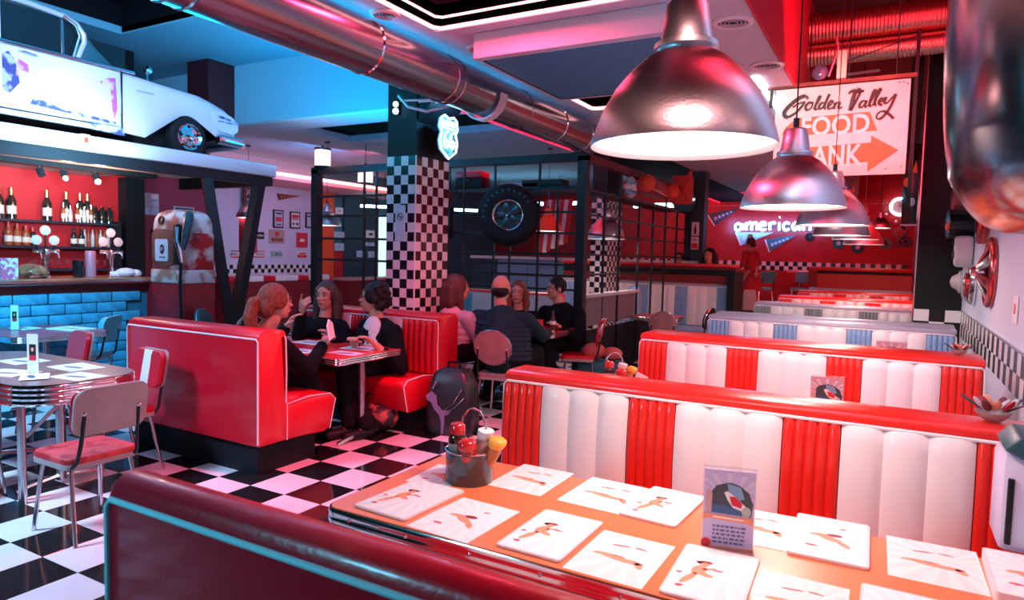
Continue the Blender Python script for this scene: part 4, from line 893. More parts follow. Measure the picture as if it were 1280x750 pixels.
M = MX((0, 0, 0), PI/2); R = .41; w = .27
MB().lathe([(.20, w/2-.02), (.225, w/2), (.32, w/2+.005), (R-.02, w/2-.03), (R, w/2-.07), (R, -w/2+.07), (R-.02, -w/2+.03), (.32, -w/2), (.21, -w/2), (.20, -w/2+.02)], 48, M).build('tyre', RUBBER, ty, smooth=45)
rim = MB().lathe([(.195, w/2-.02), (.20, w/2-.005), (.185, w/2-.015), (.175, w/2-.06), (.165, w/2-.12), (.165, -w/2+.02)], 40, M).build('rim', CHROME, ty, smooth=50)
MB().lathe([(.0001, w/2-.05), (.03, w/2-.052), (.036, w/2-.075), (.045, w/2-.10)], 20, M).build('hub_cap', CHROME, ty)
for k in range(5):
    a = 2*PI*k/5+.3; g = MB(); q = Matrix.Rotation(-a, 4, 'Y'); g.prism([(-.030, .03), (.030, .03), (.046, .168), (-.046, .168)], -.06, -.035, 'y', q); g.build('spoke', mat('dark_spoke', (.10, .11, .12), .3, metal=.8), ty, bevel=.005)
for k in range(12):
    a = PI*.25+k*PI/13; q = Matrix.Rotation(-(a-PI/2)+.2, 4, 'Y'); g = MB(); g.box(-.012, .012, -w/2-.008, -w/2-.003, .30, .335, q); g.build('raised_letter', mat('tyre_letter_grey', (.05, .07, .07), .6), ty, smooth=0)
MB().lathe([(.0001, w/2-.13), (.165, w/2-.13)], 30, M).build('rim_back', mat('teal_dark_disc', (.05, .14, .16), .4), ty)
# things on and around the frame
jc = thing('jerry_can', 'red jerry can hanging near the far end of the steel frame', 'jerry can', (-3.42, 12.35, 2.92), .2)
MB().prism(rrect(-.19, .19, -.30, .22, .05), -.08, .08, 'y').build('body', mat('jerry_red', (.62, .05, .03), .45), jc, bevel=.02); MB().bar((-.12, -.085, -.24), (.12, -.085, .16), .02).build('pressed_rib', RED, jc); MB().bar((.12, -.085, -.24), (-.12, -.085, .16), .02).build('pressed_rib', RED, jc)
MB().cyl((.11, 0, .20), (.13, 0, .30), .045).build('cap', RED, jc)
jg = thing('glass_jug', 'red glass jug standing on the corner of the steel frame', 'jug', (-3.50, 7.98, 2.94))
MB().lathe([(.0001, 0), (.14, .003), (.145, .06), (.145, .20), (.12, .25), (.045, .29), (.045, .33), (.055, .34)], 24).build('jug_body', mat('red_jug_glass', (.45, .02, .03), .1, trans=.4, coat=.5), jg, smooth=50); MB().tube([(.05, 0, .31), (.10, 0, .33), (.13, 0, .26)], .012, 8).build('handle', CHROMER, jg)
tc = thing('pedal_car', 'red toy car with round headlamps mounted on the frame top', 'toy car', (-3.42, 10.4, 2.74))
MB().prism([(-.75, -.10), (-.72, .04), (-.30, .10), (.10, .12), (.55, .06), (.78, -.02), (.78, -.12)], -.16, .16, 'x').build('body', mat('toy_car_red', (.5, .04, .04), .3, coat=.4), tc, bevel=.03)
for y in (-.62, .66): MB().ball((.18, y, .0), .13, .13, .13).build('headlamp', mat('orange_red_ball', (.75, .06, .03), .4), tc)
for k in range(4): MB().bar((.18, -.45, .08-.05*k), (.18, .5, .04-.05*k), .018).build('chrome_strip', CHROME, tc)
lt = thing('lantern', 'frosted glass lantern glowing warm on top of the left frame post', 'lantern', (-7.95, 7.98, 2.94))
MB().cyl((0, 0, .02), (0, 0, .26), .12, seg=20).build('glass', LANTERN, lt); MB().cyl((0, 0, .26), (0, 0, .30), .13, seg=20).build('cap', STEEL, lt); MB().cyl((0, 0, 0), (0, 0, .02), .13, seg=20).build('base', STEEL, lt); MB().cyl((0, 0, .30), (0, 0, .34), .02).build('knob', STEEL, lt)
l2 = dup(lt, loc=(-8.5, 9.6, 2.86), label='second frosted lantern glowing behind the left part of the steel frame', scale=1.1); MB().cyl((0, 0, .34), (0, 0, .66), .006).build('cord', BLACK, l2)
point('lantern_glow', (-7.85, 7.7, 3.1), (1, .5, .4), 4, .12)
su = thing('suitcase', 'red topped dark suitcase on the shelf behind the column', 'suitcase', (-5.32, 8.28, 2.545))
MB().box(-.22, .22, -.13, .13, .0, .16).build('lower_shell', BLACK, su, bevel=.02); MB().box(-.22, .22, -.13, .13, .16, .26).build('lid', REDP, su, bevel=.03); MB().tube([(-.05, -.14, .12), (-.04, -.17, .12), (.04, -.17, .12), (.05, -.14, .12)], .008).build('handle', CHROMER, su)
for k, (x, lab) in enumerate([(-5.1, 'stack of folded grey trays on the frame shelf above the tyre'), (-4.0, 'dark flat crate on the frame shelf near the corner post')]):
    o = MB().box(-.3, .3, -.12, .12, 0, .07+.03*k).build('crate', STEEL if k else GREYP, loc=(x+.75*(1-k)-.15, 8.26, 2.545), bevel=.01); tag(o, lab, 'crate')
ph = thing('pay_phone', 'dark wall telephone shape hanging left of the big tyre', 'telephone', (-5.5, 7.9, 2.15))
MB().box(-.10, .10, -.06, .06, -.32, .12).build('body', BLACK, ph, bevel=.02); MB().ball((0, -.04, .26), .11).build('bell', mat('dark_brown_metal', (.05, .02, .015), .4), ph); MB().tube([(-.13, -.08, .05), (-.16, -.10, -.05), (-.13, -.08, -.16)], .022).build('handset', BLACK, ph)
fg_ = thing('striped_flag', 'hanging red and white striped flag behind the steel frame', 'flag', (-5.75, 12.0, 2.0))
for k in range(7):
    g = MB().prism([(-.30+.09*k, .72), (-.21+.09*k, .72), (-.31+.09*k, -.35+.04*k), (-.40+.09*k, -.35+.04*k)], -.01+.01*(k % 2), .01+.01*(k % 2), 'y'); g.build('stripe', FLAGR if k % 2 == 0 else CLOTHW, fg_)
# ================================================================ THE HANGING ARROW SIGN
sg = thing('hanging_sign', 'white hanging board with black script and two orange arrow banners', 'sign', (-1.07, 7.0, 2.44))
SW, SH = 1.115, .83
def uv(x, y):
    t = 155-.083*(x-50); b = 712-.032*(x-50); return ((x-50)/835*SW, (1-(y-t)/(b-t))*SH)
MB().box(0, SW, 0, .035, 0, SH).build('board', SIGNW, sg, bevel=.004)
def flat(poly, m, name, y0=-.003, par=None, y1=0): return MB().prism([uv(*p) for p in poly], y0, y1, 'y').build(name, m, par or sg, smooth=0)
flat([(100, 440), (125, 392), (195, 332), (655, 293), (706, 412), (240, 440)], SIGNO, 'upper_banner')
flat([(110, 530), (672, 487), (672, 443), (838, 536), (660, 673), (660, 610), (110, 655)], SIGNO, 'lower_arrow')
def word(txt, x0, x1, y0, y1, name):
    a = uv(x0, y0); b = uv(x1, y1); h = a[1]-b[1]; w = b[0]-a[0]
    o = text_obj(txt, h*1.42, SIGNF, None, Matrix.Identity(4), .0015, name, bold=h*.035, spacing=1.02)
    xs = [v.co.x for v in o.data.vertices]; ys = [v.co.y for v in o.data.vertices]
    sx = w/(max(xs)-min(xs)); sy = h/(max(ys)-min(ys)); cx, cyy = (max(xs)+min(xs))/2, (max(ys)+min(ys))/2
    for v in o.data.vertices: v.co = Vector(((a[0]+b[0])/2+(v.co.x-cx)*sx, -.005-v.co.z, (a[1]+b[1])/2+(v.co.y-cyy)*sy))
    o.parent = sg
word('FOOD', 232, 658, 328, 428, 'word_food'); word('BANK', 236, 625, 515, 630, 'word_bank')
STR = [[(262, 212), (250, 193), (215, 200), (165, 235), (120, 280), (112, 312), (135, 325), (185, 300), (225, 258), (242, 228)], [(165, 264), (205, 240), (245, 228)],
 [(285, 232), (262, 240), (250, 265), (262, 282), (285, 268), (295, 245), (285, 232), (300, 240)], [(302, 275), (325, 240), (345, 200), (338, 192), (325, 225), (312, 262), (318, 280), (335, 268)],
 [(368, 235), (350, 238), (338, 258), (345, 275), (362, 262), (385, 215), (400, 180)], [(400, 180), (378, 235), (370, 265), (382, 272)], [(392, 260), (412, 248), (425, 228), (415, 222), (400, 238), (395, 262), (405, 275), (428, 262)],
 [(440, 232), (432, 275)], [(434, 262), (452, 236), (468, 232), (462, 258), (465, 272), (485, 262)],
 [(520, 180), (540, 160), (556, 172), (546, 220), (535, 285), (560, 240), (585, 185), (592, 155), (572, 152), (575, 172), (612, 160)],
 [(625, 225), (605, 227), (590, 250), (597, 268), (615, 255), (632, 222), (622, 256), (634, 264)], [(640, 260), (665, 215), (685, 165), (676, 157), (660, 200), (650, 250), (662, 260)],
 [(668, 256), (695, 200), (715, 155), (705, 151), (690, 195), (680, 245), (692, 252)], [(700, 240), (724, 228), (733, 213), (722, 208), (708, 226), (708, 248), (727, 250)],
 [(748, 200), (738, 232), (750, 243), (775, 215), (800, 184)], [(803, 182), (785, 240), (755, 300), (720, 338), (697, 333), (704, 305), (735, 290), (770, 310), (798, 338)]]
def smooth_path(P, k=4):
    out = []; n = len(P)
    for i in range(n-1):
        p0, p1, p2, p3 = P[max(i-1, 0)], P[i], P[i+1], P[min(i+2, n-1)]
        for j in range(k):
            t = j/k; out.append(tuple(.5*((2*p1[d])+(-p0[d]+p2[d])*t+(2*p0[d]-5*p1[d]+4*p2[d]-p3[d])*t*t+(-p0[d]+3*p1[d]-3*p2[d]+p3[d])*t**3) for d in range(len(p1))))
    return out+[P[-1]]
g = MB()
for k, s0 in enumerate(STR):
    pts = smooth_path([uv(*p) for p in s0]); n = len(pts); big = k in (0, 9)
    for i in range(n-1):
        (ax, az), (bx_, bz) = pts[i], pts[i+1]; d = Vector((bx_-ax, bz-az)); L = d.length
        if L < 1e-6: continue
        nx_, nz_ = -d.y/L, d.x/L; w0 = .0100*(1.5 if big else 1)*(1.25 if d.y < 0 else .8)
        g.prism([(ax+nx_*w0, az+nz_*w0), (ax-nx_*w0, az-nz_*w0), (bx_-nx_*w0+d.x*.15, bz-nz_*w0+d.y*.15), (bx_+nx_*w0+d.x*.15, bz+nz_*w0+d.y*.15)], -.006-.0002*(i % 3), -.001, 'y')
g.build('script_lettering', SIGNK, sg, smooth=0)['kind'] = 'stuff'
for p in [(820, 110), (845, 108), (870, 118), (700, 640), (770, 655), (860, 640)]: MB().prism([uv(p[0]-4, p[1]-4), uv(p[0]+4, p[1]-4), uv(p[0]+4, p[1]+4), uv(p[0]-4, p[1]+4)], -.004, 0, 'y').build('bolt_mark', SIGNK, sg, smooth=0)
MB().box(-.20, 1.16, -.01, .045, SH+.012, SH+.045).build('top_rail', RUSTY, sg, smooth=0)
MB().box(-.06, -.03, 0, .03, SH-.16, SH+.012).build('hook_bracket', STEEL, sg, smooth=0)
MB().box(1.14, 1.17, -.005, .03, -.3, 1.25).build('hanging_post', BLACK, sg, smooth=0)
for x in (.28, .62, 1.0): MB().cyl((x, .02, SH+.03), (x, .02, 4.4-2.44), .006, seg=6).build('suspension_rod', STEEL, sg)
MB().bar((.55, .02, SH+.20), (1.15, .02, SH+.37), .008).build('stay_wire', BLACK, sg)
bt = thing('sign_lamp', 'small lamp with round glass mounted on top of the arrow sign rail', 'lamp', (-.60, 6.99, 3.33))
MB().box(.05, .13, -.03, .03, -.01, .24).build('backplate', mat('cream_lit_plate', (.8, .66, .5), .4), bt, bevel=.005); MB().ball((-.09, -.02, .06), .07, .03, .07).build('glass_disc', mat('dark_lens', (.06, .08, .16), .1, coat=.6), bt); MB().tube([(-.02, 0, .02), (.05, 0, .26), (.03, 0, .38)], .012).build('arm', CHROMER, bt); MB().bar((.12, 0, .02), (.40, 0, .03), .022).build('crank', STEEL, bt)
# dark speaker panel by the pillar
sp_ = thing('speaker_panel', 'narrow black panel with coloured figures hanging left of the black pillar', 'panel', (.045, 9.30, 2.10))
MB().box(0, .16, 0, .10, .0, .95).build('body', BLACKG, sp_, bevel=.004); MB().ball((.05, -.01, .50), .05, .03, .06).build('orange_knob', ORANGE, sp_); MB().ball((.10, -.01, .27), .035, .02, .05).build('pale_badge', PALEBL, sp_); MB().prism([(.09, .62), (.13, .80), (.10, .92), (.14, .60)], -.01, 0, 'y').build('red_mark', ORANGE, sp_); MB().box(-.005, .165, -.005, .0, -.005, .01).build('lower_edge', CHROMER, sp_, smooth=0); MB().box(.02, .14, .02, .08, .95, 2.30).build('hanging_post', BLACK, sp_, smooth=0)
# ================================================================ RIGHT WALL DECORATIONS
def fx(loc): return MX(loc, 0, -PI/2, 0)       # lathe axis pointing to -X (into the room)
wh = thing('wheel_rim', 'red and chrome slotted wheel rim mounted on the pale blue right wall', 'wheel rim', (.715, 6.82, 1.59))
MB().lathe([(.29, .0), (.295, .02), (.28, .045), (.25, .05), (.235, .03), (.225, .03)], 40, fx((0, 0, 0))).build('outer_ring', mat('red_chrome', (.55, .10, .10), .18, metal=.8), wh, smooth=50)
MB().lathe([(.0001, .15), (.035, .15), (.045, .12), (.07, .11), (.07, .06)], 24, fx((0, 0, 0))).build('hub', CHROME, wh)
for k in range(6):
    a = k*PI/3; M = fx((0, 0, 0)) @ Matrix.Rotation(a, 4, 'Z'); MB().add([(.05, -.03, .12), (.05, .03, .12), (.24, .055, .03), (.24, -.055, .03), (.05, -.03, .09), (.05, .03, .09), (.24, .055, .0), (.24, -.055, .0)], [(0, 1, 2, 3), (7, 6, 5, 4), (0, 4, 5, 1), (1, 5, 6, 2), (2, 6, 7, 3), (3, 7, 4, 0)], M).build('spoke', CHROMER if k % 2 else mat('red_chrome', (1, 1, 1)), wh, bevel=.004)
MB().lathe([(.0001, .004), (.25, .004)], 30, fx((0, 0, 0))).build('back_disc', BLACK, wh)
def hubcap(label, y, z, r, h, m, m2):
    t = thing('hubcap', label, 'hubcap', (.715, y, z))
    MB().lathe([(r, 0), (r*1.02, .02), (r*.85, .05), (r*.62, .06), (r*.5, h*.5), (r*.28, h*.9), (.0001, h)], 28, fx((0, 0, 0))).build('dish', m, t, smooth=50)
    MB().lathe([(r*.62, .055), (r*.60, .085), (r*.48, .09), (r*.46, h*.45)], 28, fx((0, 0, 0))).build('inner_ring', m2, t)
hubcap('grey cone shaped hubcap nearest the black pillar', 8.85, 1.46, .20, .17, mat('grey_cast', (.40, .37, .38), .45), GREYP)
hubcap('chrome and red bullet hubcap beside the grey cone', 8.15, 1.45, .20, .10, CHROME, mat('red_chrome', (1, 1, 1)))
mk = thing('wall_mask', 'pale grey mask like casting with dark eye slots on the right wall', 'mask', (.70, 8.55, 1.80))
MB().prism([(-.12, .14), (.12, .16), (.14, .0), (.08, -.16), (-.02, -.19), (-.10, -.10)], -.15, .015, 'x').build('face', mat('pale_casting', (.55, .52, .54), .5), mk, bevel=.04)
MB().ball((-.15, .0, -.05), .02, .03, .045).build('eye_slot', BLACKP, mk); MB().ball((-.15, .05, .07), .02, .02, .02).build('eye_slot', BLACKP, mk)
dk = thing('tail_lamp', 'dark round lamp with red orange lens above the pale mask', 'lamp', (.60, 8.7, 2.08))
MB().cyl((.10, 0, 0), (-.12, -.02, 0), .16).build('housing', BLACKG, dk); MB().ball((-.10, -.10, -.03), .04, .03, .06).build('lens', ORANGE, dk); MB().ball((-.10, .06, -.02), .035, .03, .07).build('lens', SALMON, dk)
pk = thing('tail_fin', 'dark maroon fin shape just under the big chrome shell', 'fin', (.62, 8.2, 2.30))
MB().prism([(-.3, .05), (.2, .12), (.35, -.02), (.1, -.10), (-.25, -.08)], -.14, .07, 'x').build('fin', mat('maroon_gloss', (.14, .02, .03), .3, coat=.3), pk, bevel=.02)
te = thing('triangle_emblem', 'triangular chrome emblem with red rim on the right wall', 'emblem', (.70, 7.35, 2.03))
MB().prism([(-.20, .17), (.16, .17), (.02, -.20)], -.07, .012, 'x').build('rim', mat('red_chrome', (1, 1, 1)), te, bevel=.015); MB().prism([(-.12, .12), (.09, .12), (.01, -.10)], -.085, -.06, 'x').build('glass', BLACKG, te, bevel=.01)
np_ = thing('wall_plate', 'small pale plate with red lettering at right edge of the wall', 'plate', (.716, 5.5, 1.36)); MB().box(-.008, 0, -.08, .08, -.09, .09).build('plate', PAPER, np_, smooth=0)
text_obj('10', .10, REDP, np_, MX((-.009, 0, 0), PI/2, 0, -PI/2), .0008, 'lettering')
# big dented chrome shell near the camera
cs = thing('chrome_shell', 'large dented dark chrome shell bulging from the upper right edge', 'chrome shell', (.42, 2.35, 2.53))
g = MB(); vs = []; fs = []; NR, NSG = 40, 48
for i in range(NR+1):
    t = PI*i/NR; ct, st_ = math.cos(t), math.sin(t)
    z = .80*math.copysign(abs(ct)**.55, ct); rr_ = .38*(st_**.42 if st_ > 0 else 0)
    for k in range(NSG):
        a = 2*PI*k/NSG; x, y = rr_*math.cos(a), rr_*math.sin(a)*.95; dn = noise.noise(Vector((x*5, y*5, z*5)))*(.022 if z < -.62 else .004)
        vs.append((min(x*.86+dn, .29), y+dn, z+dn*.8))
for i in range(NR):
    for k in range(NSG): fs.append((i*NSG+k, i*NSG+(k+1) % NSG, (i+1)*NSG+(k+1) % NSG, (i+1)*NSG+k))
g.add(vs, fs).build('shell', SHELLC, cs, smooth=80)
MB().cyl((0, 0, .76), (0, 0, 1.78), .02).build('hanger', STEEL, cs)
# pale panel of unclear use at the extreme right edge
jb = thing('edge_panel', 'pale blue and lilac panel at the extreme right edge, out of focus', 'jukebox', (.315, 2.565, .78))
# flowers on the first booth's top
fw = thing('flower_bowl', 'small bowl of red and dark flowers on the first striped booth top at the wall', 'flower bowl', (.355, 3.08, 1.062))
MB().lathe([(.0001, 0), (.03, .003), (.05, .02), (.060, .035), (.052, .03), (.0001, .02)], 18).build('bowl', CREAM_V, fw)
for k in range(9):
    a = k*2.4; r = .02+.004*k; M = Matrix.Translation((r*math.cos(a), r*math.sin(a), .05)) @ Matrix.Rotation(a, 4, 'Z') @ Matrix.Rotation(.7, 4, 'Y')
    MB().ball((0, 0, .018), .009, .017, .030, 8, 6, M).build('petal', (GREYP, REDW, SALMON, mat('maroon_petal', (.12, .02, .03), .4))[k % 4], fw)
for k, a in enumerate((-.3, .5, 2.8)):
    M = Matrix.Translation((.04*math.cos(a), .04*math.sin(a), .04)) @ Matrix.Rotation(a, 4, 'Z') @ Matrix.Rotation(1.0, 4, 'Y'); MB().ball((0, 0, .04), .004, .014, .045, 8, 6, M).build('leaf', GREENL, fw)
f2 = dup(fw, loc=(.40, 5.25, 1.062), label='second little flower bowl on the second striped booth top at the wall', scale=.8)
# ================================================================ FAR WALL: RECORDS, CLOCK, NEON WORD, PENNANTS
RECS = [(-.783, 3.004, .15), (-.233, 2.917, .09), (-.009, 2.733, .09), (-.307, 2.632, .15), (.096, 2.43, .17), (.23, 2.66, .15), (-.21, 2.163, .15), (.058, 2.167, .09), (.24, 2.21, .14), (-1.302, 2.149, .15), (-.845, 2.051, .16), (-2.011, 2.311, .12)]
RL = ['upper left of the group, right of the lamps', 'small one below left of the neon clock', 'small one under the neon clock', 'partly behind the lone small lamp', 'large one in the middle right', 'cut by the black pillar, upper', 'below the lone small lamp', 'small one low beside the pillar', 'cut by the black pillar, lower', 'below the lamp rims, left one', 'below the lamp rims, right one', 'leftmost, under the neon word']
for k, (x, z, r) in enumerate(RECS):
    t = thing('vinyl_record', 'black vinyl record on red wall, '+RL[k], 'record', (x, 19.98, z))
    MB().lathe([(.0001, .008), (r, .008), (r, 0)], 28, MX((0, 0, 0), PI/2)).build('disc', BLACKG, t); MB().lathe([(.0001, .011), (r*.36, .011), (r*.36, .008)], 18, MX((0, 0, 0), PI/2)).build('centre_label', [REDP, PAPER, PAPER, REDP, REDW, SALMON, BLACKP, REDW, BLACKP, PALEBL, LILAC, BLACKP][k], t)
ck = thing('neon_clock', 'round white neon clock on the far red wall beside the black pillar', 'clock', (.06, 19.93, 3.09))
MB().lathe([(.0001, .02), (.22, .02), (.24, -.03), (.24, -.06)], 32, MX((0, 0, 0), PI/2)).build('face', mat('clock_face', (.5, .5, .55), .4), ck)
MB().tube([(.21*math.cos(a), -.03, .21*math.sin(a)) for a in [2*PI*i/24 for i in range(24)]], .022, 6, closed=True).build('ring_tube', NEONWW, ck)
for k in range(12): a = k*PI/6; MB().bar((.15*math.cos(a), -.03, .15*math.sin(a)), (.18*math.cos(a), -.03, .18*math.sin(a)), .014).build('hour_mark', BLACKP, ck)
MB().bar((0, -.035, 0), (.07, -.035, .07), .014).build('hand', BLACKP, ck); MB().bar((0, -.035, 0), (-.04, -.035, .12), .012).build('hand', BLACKP, ck)
for k in range(8): MB().box(-.38, -.28, -.02, .0, -.16+.045*k, -.145+.045*k).build('side_mark', GREYP, ck, smooth=0)
nw = thing('neon_word', 'glowing ice blue neon word on the far red wall behind the lamps', 'neon sign', (-2.85, 19.90, 2.60))
WL = [[(-1.0, -.02), (-1.12, .06), (-1.20, .0), (-1.18, -.10), (-1.08, -.10), (-1.0, .04), (-.98, -.10)], [(-.90, .08), (-.90, -.10), (-.90, 0), (-.82, .08), (-.76, .05), (-.76, -.10), (-.76, 0), (-.68, .08), (-.62, .04), (-.62, -.10)],
 [(-.54, 0), (-.40, .02), (-.42, .08), (-.50, .08), (-.55, 0), (-.50, -.10), (-.38, -.08)], [(-.28, .08), (-.28, -.10), (-.28, .02), (-.20, .08), (-.14, .06)], [(-.04, .08), (-.04, -.10)], [(-.04, .20), (-.03, .205)],
 [(.22, .05), (.14, .08), (.06, 0), (.12, -.10), (.22, -.07)], [(.46, .06), (.38, .08), (.30, 0), (.36, -.10), (.46, .04), (.48, -.10)], [(.58, .08), (.58, -.10), (.58, 0), (.66, .08), (.74, .04), (.74, -.10)]]
LNM = ['letter_a', 'letter_m', 'letter_e', 'letter_r', 'letter_i', 'letter_i_dot', 'letter_c', 'letter_a', 'letter_n']
for n_, s0 in zip(LNM, WL): MB().tube([(p[0]*1.0+.1, -.03, p[1]*1.15) for p in smooth_path(s0)], .028, 6).build(n_, NEONB, nw)
MB().box(-1.2, .95, -.005, .085, -.03, .0).build('mounting_bar', STEEL, nw, smooth=0)
area('neon_word_glow', (-2.9, 19.75, 2.6), 2.6, (.06, .42, 1), 26, (0, 1, 0), .35)
def pennant(label, P, y, m, face='Y', txt=None, x=None):
    t = thing('pennant', label, 'pennant', (0, 0, 0)); ax = 'y' if face == 'Y' else 'x'
    cx = sum(p[0] for p in P)/3; cz = sum(p[1] for p in P)/3; Q = [(p[0]-cx, p[1]-cz) for p in P]
    if face == 'Y': t.location = (cx, y, cz); MB().prism(Q, -.012, 0, 'y').build('cloth', m, t, smooth=0); MB().bar((Q[0][0], -.015, Q[0][1]), (Q[1][0], -.015, Q[1][1]), .03).build('edge_strip', PAPER, t)
    else: t.location = (x, cx, cz); MB().prism(Q, 0, .012, 'x').build('cloth', m, t, smooth=0); MB().bar((.015, Q[0][0], Q[0][1]), (.015, Q[1][0], Q[1][1]), .02).build('edge_strip', DWOOD, t)
    b = MB(); d = Vector(((Q[2][0]-(Q[0][0]+Q[1][0])/2), (Q[2][1]-(Q[0][1]+Q[1][1])/2)))
    s0 = Vector(((Q[0][0]+Q[1][0])/2, (Q[0][1]+Q[1][1])/2))
    for k in range(5):
        a = s0+d*(.12+.13*k); h = .09*(1-.15*k)
        if face == 'Y': b.box(a.x, a.x+.07, -.015, -.011, a.y-h/2, a.y+h/2)
        else: b.box(.011, .014, a.x, a.x+.03, a.y-h/3, a.y+h/3)
    b.build('lettering', PALEBL if face == 'Y' else SIGNO, t, smooth=0)
    return t
pennant('dark teal pennant high on the far red wall left of the neon word', [(-4.78, 2.95), (-4.55, 2.60), (-3.85, 3.12)], 19.98, TEALW)
pennant('pale blue pennant under the neon word behind the waitress', [(-3.95, 2.42), (-3.80, 2.05), (-2.95, 2.42)], 19.98, mat('pale_blue_pennant', (.32, .45, .62), .7))
pennant('dark teal pennant right of the pale blue one, tilted up', [(-3.15, 2.22), (-3.02, 1.88), (-2.35, 2.36)], 19.98, mat('teal_pennant', (.03, .12, .16), .7))
pennant('brown pennant at top of the poster wall behind the bar', [(10.66, 2.86), (10.72, 2.72), (11.35, 2.86)], 0, mat('brown_pennant', (.16, .05, .035), .7), 'X', x=-11.99)
cr = thing('round_emblem', 'faded grey round emblem sign on the far red wall', 'emblem', (-5.05, 19.98, 2.12)); MB().lathe([(.0001, .015), (.20, .015), (.20, 0)], 24, MX((0, 0, 0), PI/2)).build('disc', GREYP, cr); MB().lathe([(.13, .02), (.13, .012), (.08, .012), (.08, .02)], 24, MX((0, 0, 0), PI/2)).build('ring', REDP, cr); MB().box(-.22, .22, -.015, 0, .22, .34).build('top_banner', GREYP, cr)
dc = struct(MB().box(-3.50, -3.18, 13.05, 13.35, 0, 3.3).build('trim_5', mat('dark_teal_pier', (.015, .045, .055), .5), smooth=0))
for k, (z0, z1, m, lab) in enumerate([(2.08, 2.34, PAPER, 'white poster with a dark bottle on the dark pier by the red wall'), (1.82, 2.06, SALMON, 'white and red small poster under the bottle poster')]):
    t = thing('poster', lab, 'poster', (-3.33, 13.045, z0)); MB().box(-.07, .07, -.008, 0, 0, z1-z0).build('sheet', PAPER, t, smooth=0)
    if k == 0: MB().prism([(-.02, .03), (.02, .03), (.02, .14), (.008, .18), (.008, .22), (-.008, .22), (-.008, .18), (-.02, .14)], -.011, -.008, 'y').build('printed_bottle', BLACKP, t)
    else: MB().box(-.055, .055, -.011, -.008, .02, .12).build('red_print', REDP, t, smooth=0); MB().box(-.04, .04, -.011, -.008, .15, .21).build('grey_print', GREYP, t, smooth=0)
nc = thing('neon_badge', 'round dark badge with white neon squiggle beside the dark pier', 'neon sign', (-3.55, 13.0, 2.72)); MB().lathe([(.0001, .02), (.22, .02), (.22, 0)], 24, MX((0, 0, 0), PI/2)).build('disc', TEALW, nc); MB().tube([(-.15, -.04, .02), (-.08, -.04, .07), (-.02, -.04, 0), (.04, -.04, .07), (.10, -.04, 0), (.20, -.04, .05)], .014, 6).build('neon_squiggle', mat('soft_neon', (.7, .9, 1), .4, emis=(.6, .85, 1), estr=3), nc)
# ================================================================ POSTER WALL BEHIND THE BAR (plates on wall facing +X)
def plate(name, label, cat, y0, y1, z0, z1, m, frame=None, art=(), txt=None, tm=None, size=None, x=-12.0, depth=.03):
    t = thing(name, label, cat, (x, (y0+y1)/2, (z0+z1)/2)); w, h = (y1-y0)/2, (z1-z0)/2
    if frame: MB().box(0, depth, -w, w, -h, h).build('frame', frame, t, smooth=0); MB().box(depth, depth+.004, -w+.03, w-.03, -h+.03, h-.03).build('print', m, t, smooth=0)
    else: MB().box(0, .012, -w, w, -h, h).build('plate', m, t, smooth=0); depth = .010
    for (a, b, c, d, mm) in art: MB().box(depth+.003, depth+.008, -w+a*2*w, -w+b*2*w, -h+c*2*h, -h+d*2*h).build('printed_block', mm, t, smooth=0)
    if txt: text_obj(txt, size or h*1.3, tm or BLACKP, t, FACE_X((depth+.008, 0, 0)), .001, 'lettering')
    return t
plate('framed_poster', 'dark framed blue poster with red car print, left of the two on the poster wall', 'poster', 10.55, 10.83, 2.10, 2.50, PALEBL, BLACK, [(.2, .8, .35, .6, REDP), (.2, .8, .75, .85, TEALW), (.25, .75, .15, .22, TEALW)])
plate('framed_poster', 'dark framed white poster with red script, right of the blue one', 'poster', 11.03, 11.32, 2.11, 2.49, PAPER, BLACK, [(.15, .85, .60, .82, REDP), (.2, .8, .50, .56, TEALW), (.2, .4, .2, .35, TEALW), (.55, .8, .2, .35, TEALW)])
plate('framed_poster', 'dark framed blue poster cut by the steel frame post', 'poster', 11.50, 11.74, 2.14, 2.50, PALEBL, BLACK, [(.15, .85, .7, .8, TEALW), (.2, .8, .3, .6, LILAC)])
plate('wall_plate', 'beige square plate with a red heart like print on the poster wall', 'plate', 10.44, 10.88, 1.75, 2.06, mat('beige_plate', (.42, .34, .30), .5), None, [(.38, .62, .55, .85, REDP), (.15, .30, .15, .40, BROWNP), (.36, .48, .15, .40, BROWNP), (.54, .66, .15, .40, BROWNP), (.72, .86, .15, .40, BROWNP)])
plate('wall_plate', 'red upright plate with small white print on the poster wall', 'plate', 11.23, 11.57, 1.68, 2.02, REDP, None, [(.3, .7, .4, .58, PAPER)])
plate('wall_plate', 'small black plate just right of the slanted posts', 'plate', 10.10, 10.31, 1.84, 1.99, BLACK, None, [(.15, .85, .35, .65, GREYP)])
plate('license_plate', 'pale licence plate left in the low row, seen between the posts', 'plate', 9.46, 9.73, 1.43, 1.58, PAPER, None, [(.0, 1, .0, .18, REDP), (.0, 1, .84, 1, BROWNP)], '4NH 82', size=.10)
plate('license_plate', 'white licence plate with red rims beside the slanted posts', 'plate', 10.02, 10.32, 1.44, 1.59, PAPER, None, [(.0, 1, .0, .15, REDP), (.0, 1, .86, 1, REDP)], 'F 4XGZ', size=.09)
plate('license_plate', 'pale green licence plate in the middle of the low row', 'plate', 10.48, 10.82, 1.44, 1.59, mat('mint_plate', (.40, .62, .58), .5), None, [], '3 2IN2', size=.11)
plate('license_plate', 'red and white licence plate nearest the frame post', 'plate', 11.24, 11.56, 1.44, 1.59, PAPER, None, [(.05, .95, .05, .45, REDP), (.2, .9, .55, .8, REDP)])
ex = thing('exit_sign', 'dark rounded vertical EXIT sign partly hidden by the canopy post', 'sign', (-11.9, 9.80, 2.65))
